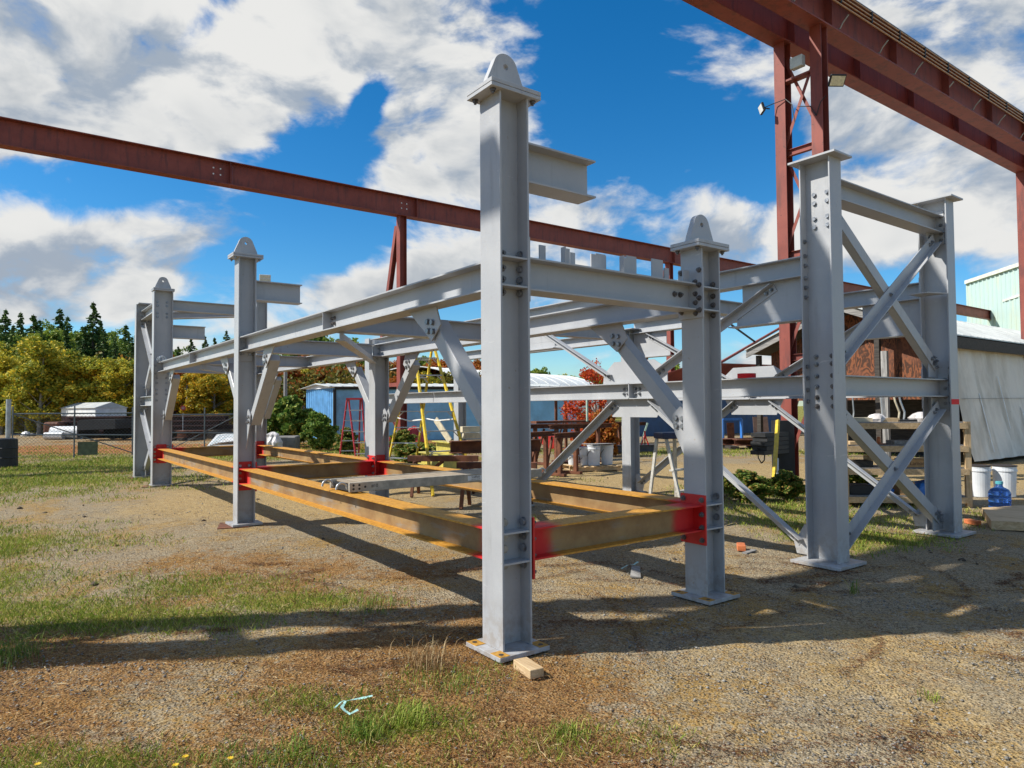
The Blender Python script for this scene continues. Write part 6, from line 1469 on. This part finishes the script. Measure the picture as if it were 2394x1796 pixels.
def ribbon(pts, w_, label, m=TEALT):
    mb = MB(); vs = []
    for i, p in enumerate(pts):
        a = Vector(pts[max(0, i-1)]); b_ = Vector(pts[min(len(pts)-1, i+1)]); d = (b_-a).normalized(); nn = Vector((-d.y, d.x, .25*math.sin(i*1.7))).normalized(); vs += [Vector(p)+nn*w_/2, Vector(p)-nn*w_/2]
    mb.poly(vs, [(2*i, 2*i+1, 2*i+3, 2*i+2) for i in range(len(pts)-1)]); return tag(mb.build('plastic_tape', m, loc=pts[0], fix=False), label, 'plastic tape')
def gz_(u, v, z=.01): q = gp(u, v); q.z = z; return q
ribbon([gz_(871, 1635, .02), gz_(850, 1638, .015), gz_(825, 1640, .01), gz_(808, 1648, .02), gz_(799, 1658, .01), gz_(806, 1668, .015), gz_(818, 1674, .01), gz_(837, 1668, .02)], .018, 'crumpled pale teal plastic tape on the ground near the camera')
ribbon([gz_(782, 1660, .01), gz_(797, 1650, .02), gz_(806, 1642, .01)], .012, 'short loose end of pale teal tape beside the longer piece')
ribbon([gz_(1453, 1332, .01), gz_(1468, 1328, .03), gz_(1482, 1325, .02), gz_(1492, 1320, .03)], .02, 'small pale teal plastic scrap between the first two lug columns')
# dandelions at the lower edge
for (u, v, lab) in ((88, 1788, 'yellow dandelion at the bottom left corner'), (433, 1770, 'yellow dandelion on the gravel near the bottom edge'), (410, 1790, 'lower yellow dandelion at the bottom edge'), (538, 1774, 'yellow dandelion in the grass tuft at the bottom edge')):
    c = gp(u, v, .05); o = thing('dandelion', lab, 'flower', (c.x, c.y, -.01), 'dandelions'); m = MB()
    for i in range(18):
        a = i*2*math.pi/18; r_ = .0135*(1 if i % 2 else .8); m.poly([c, c+Vector((math.cos(a-.14)*r_, math.sin(a-.14)*r_, .004)), c+Vector((math.cos(a)*r_*1.15, math.sin(a)*r_*1.15, .005)), c+Vector((math.cos(a+.14)*r_, math.sin(a+.14)*r_, .004))], [(0, 1, 2, 3)])
    m.build('blossom', PETAL, o, fix=False); MB().cyl((c.x, c.y, -.01), (c.x, c.y, c.z), .0016, 5).build('stem', simple('stem_green', (.12, .2, .04), .6, .1, 0, 9, 0), o)
# grass tufts near the camera
def tuft(u, v, n, h, sp_, label, m=GRASSM):
    c = gp(u, v); r = np.random.default_rng(int(u)); x = c.x+r.normal(0, sp_, n); y = c.y+r.normal(0, sp_, n)
    a = r.uniform(0, 6.28, n); hh = h*r.uniform(.4, 1.2, n); ln = hh*r.uniform(.3, 1.1, n); w_ = .0016
    px, py = -np.sin(a)*w_, np.cos(a)*w_; ox, oy = np.cos(a)*ln, np.sin(a)*ln; z = np.full(n, -.012)
    P = [np.stack([x+px, y+py, z], -1), np.stack([x-px, y-py, z], -1), np.stack([x-px+ox*.4, y-py+oy*.4, z+hh*.75], -1), np.stack([x+px+ox*.4, y+py+oy*.4, z+hh*.75], -1), np.stack([x+ox, y+oy, z+hh*.9], -1)]
    V_ = np.stack(P, 1).reshape(-1, 3); q = np.arange(n)*5; Ff = np.concatenate([np.stack([q, q+1, q+2], -1), np.stack([q, q+2, q+3], -1), np.stack([q+3, q+2, q+4], -1)]); t_ = r.random(n)
    o = raw('grass_tuft', V_, Ff, m, np.concatenate([t_]*3)); return tag(o, label, 'grass tuft', 'grass tufts near the camera')
tuft(852, 1718, 260, .075, .06, 'dense green grass tuft just below the teal tape'); tuft(955, 1690, 260, .10, .06, 'mixed green and dry tuft right of the teal tape')
tuft(560, 1790, 260, .06, .11, 'green grass patch at the bottom edge with a dandelion'); tuft(700, 1765, 240, .07, .08, 'green tuft left of the tape near the bottom edge'); tuft(1325, 1715, 160, .05, .05, 'small flat green weed on the gravel below the wood block')
tuft(1000, 1555, 260, .13, .10, 'taller dry tuft left of the nearest base plate', STRAWM); tuft(1060, 1600, 260, .06, .12, 'thin green tuft below the nearest base plate'); tuft(860, 1420, 220, .08, .12, 'dry and green tuft at the shadow edge left of the tallest column', GRASSM)
tuft(2180, 1630, 60, .04, .03, 'tiny green weed on the open gravel at right'); tuft(1995, 1385, 30, .12, .02, 'single thin grass plant at the edge of the broad shadow')
tuft(20, 1530, 400, .08, .12, 'leafy green tuft at the left edge by the long shadow')
S.render.film_transparent = False
S.cycles.max_bounces = 6
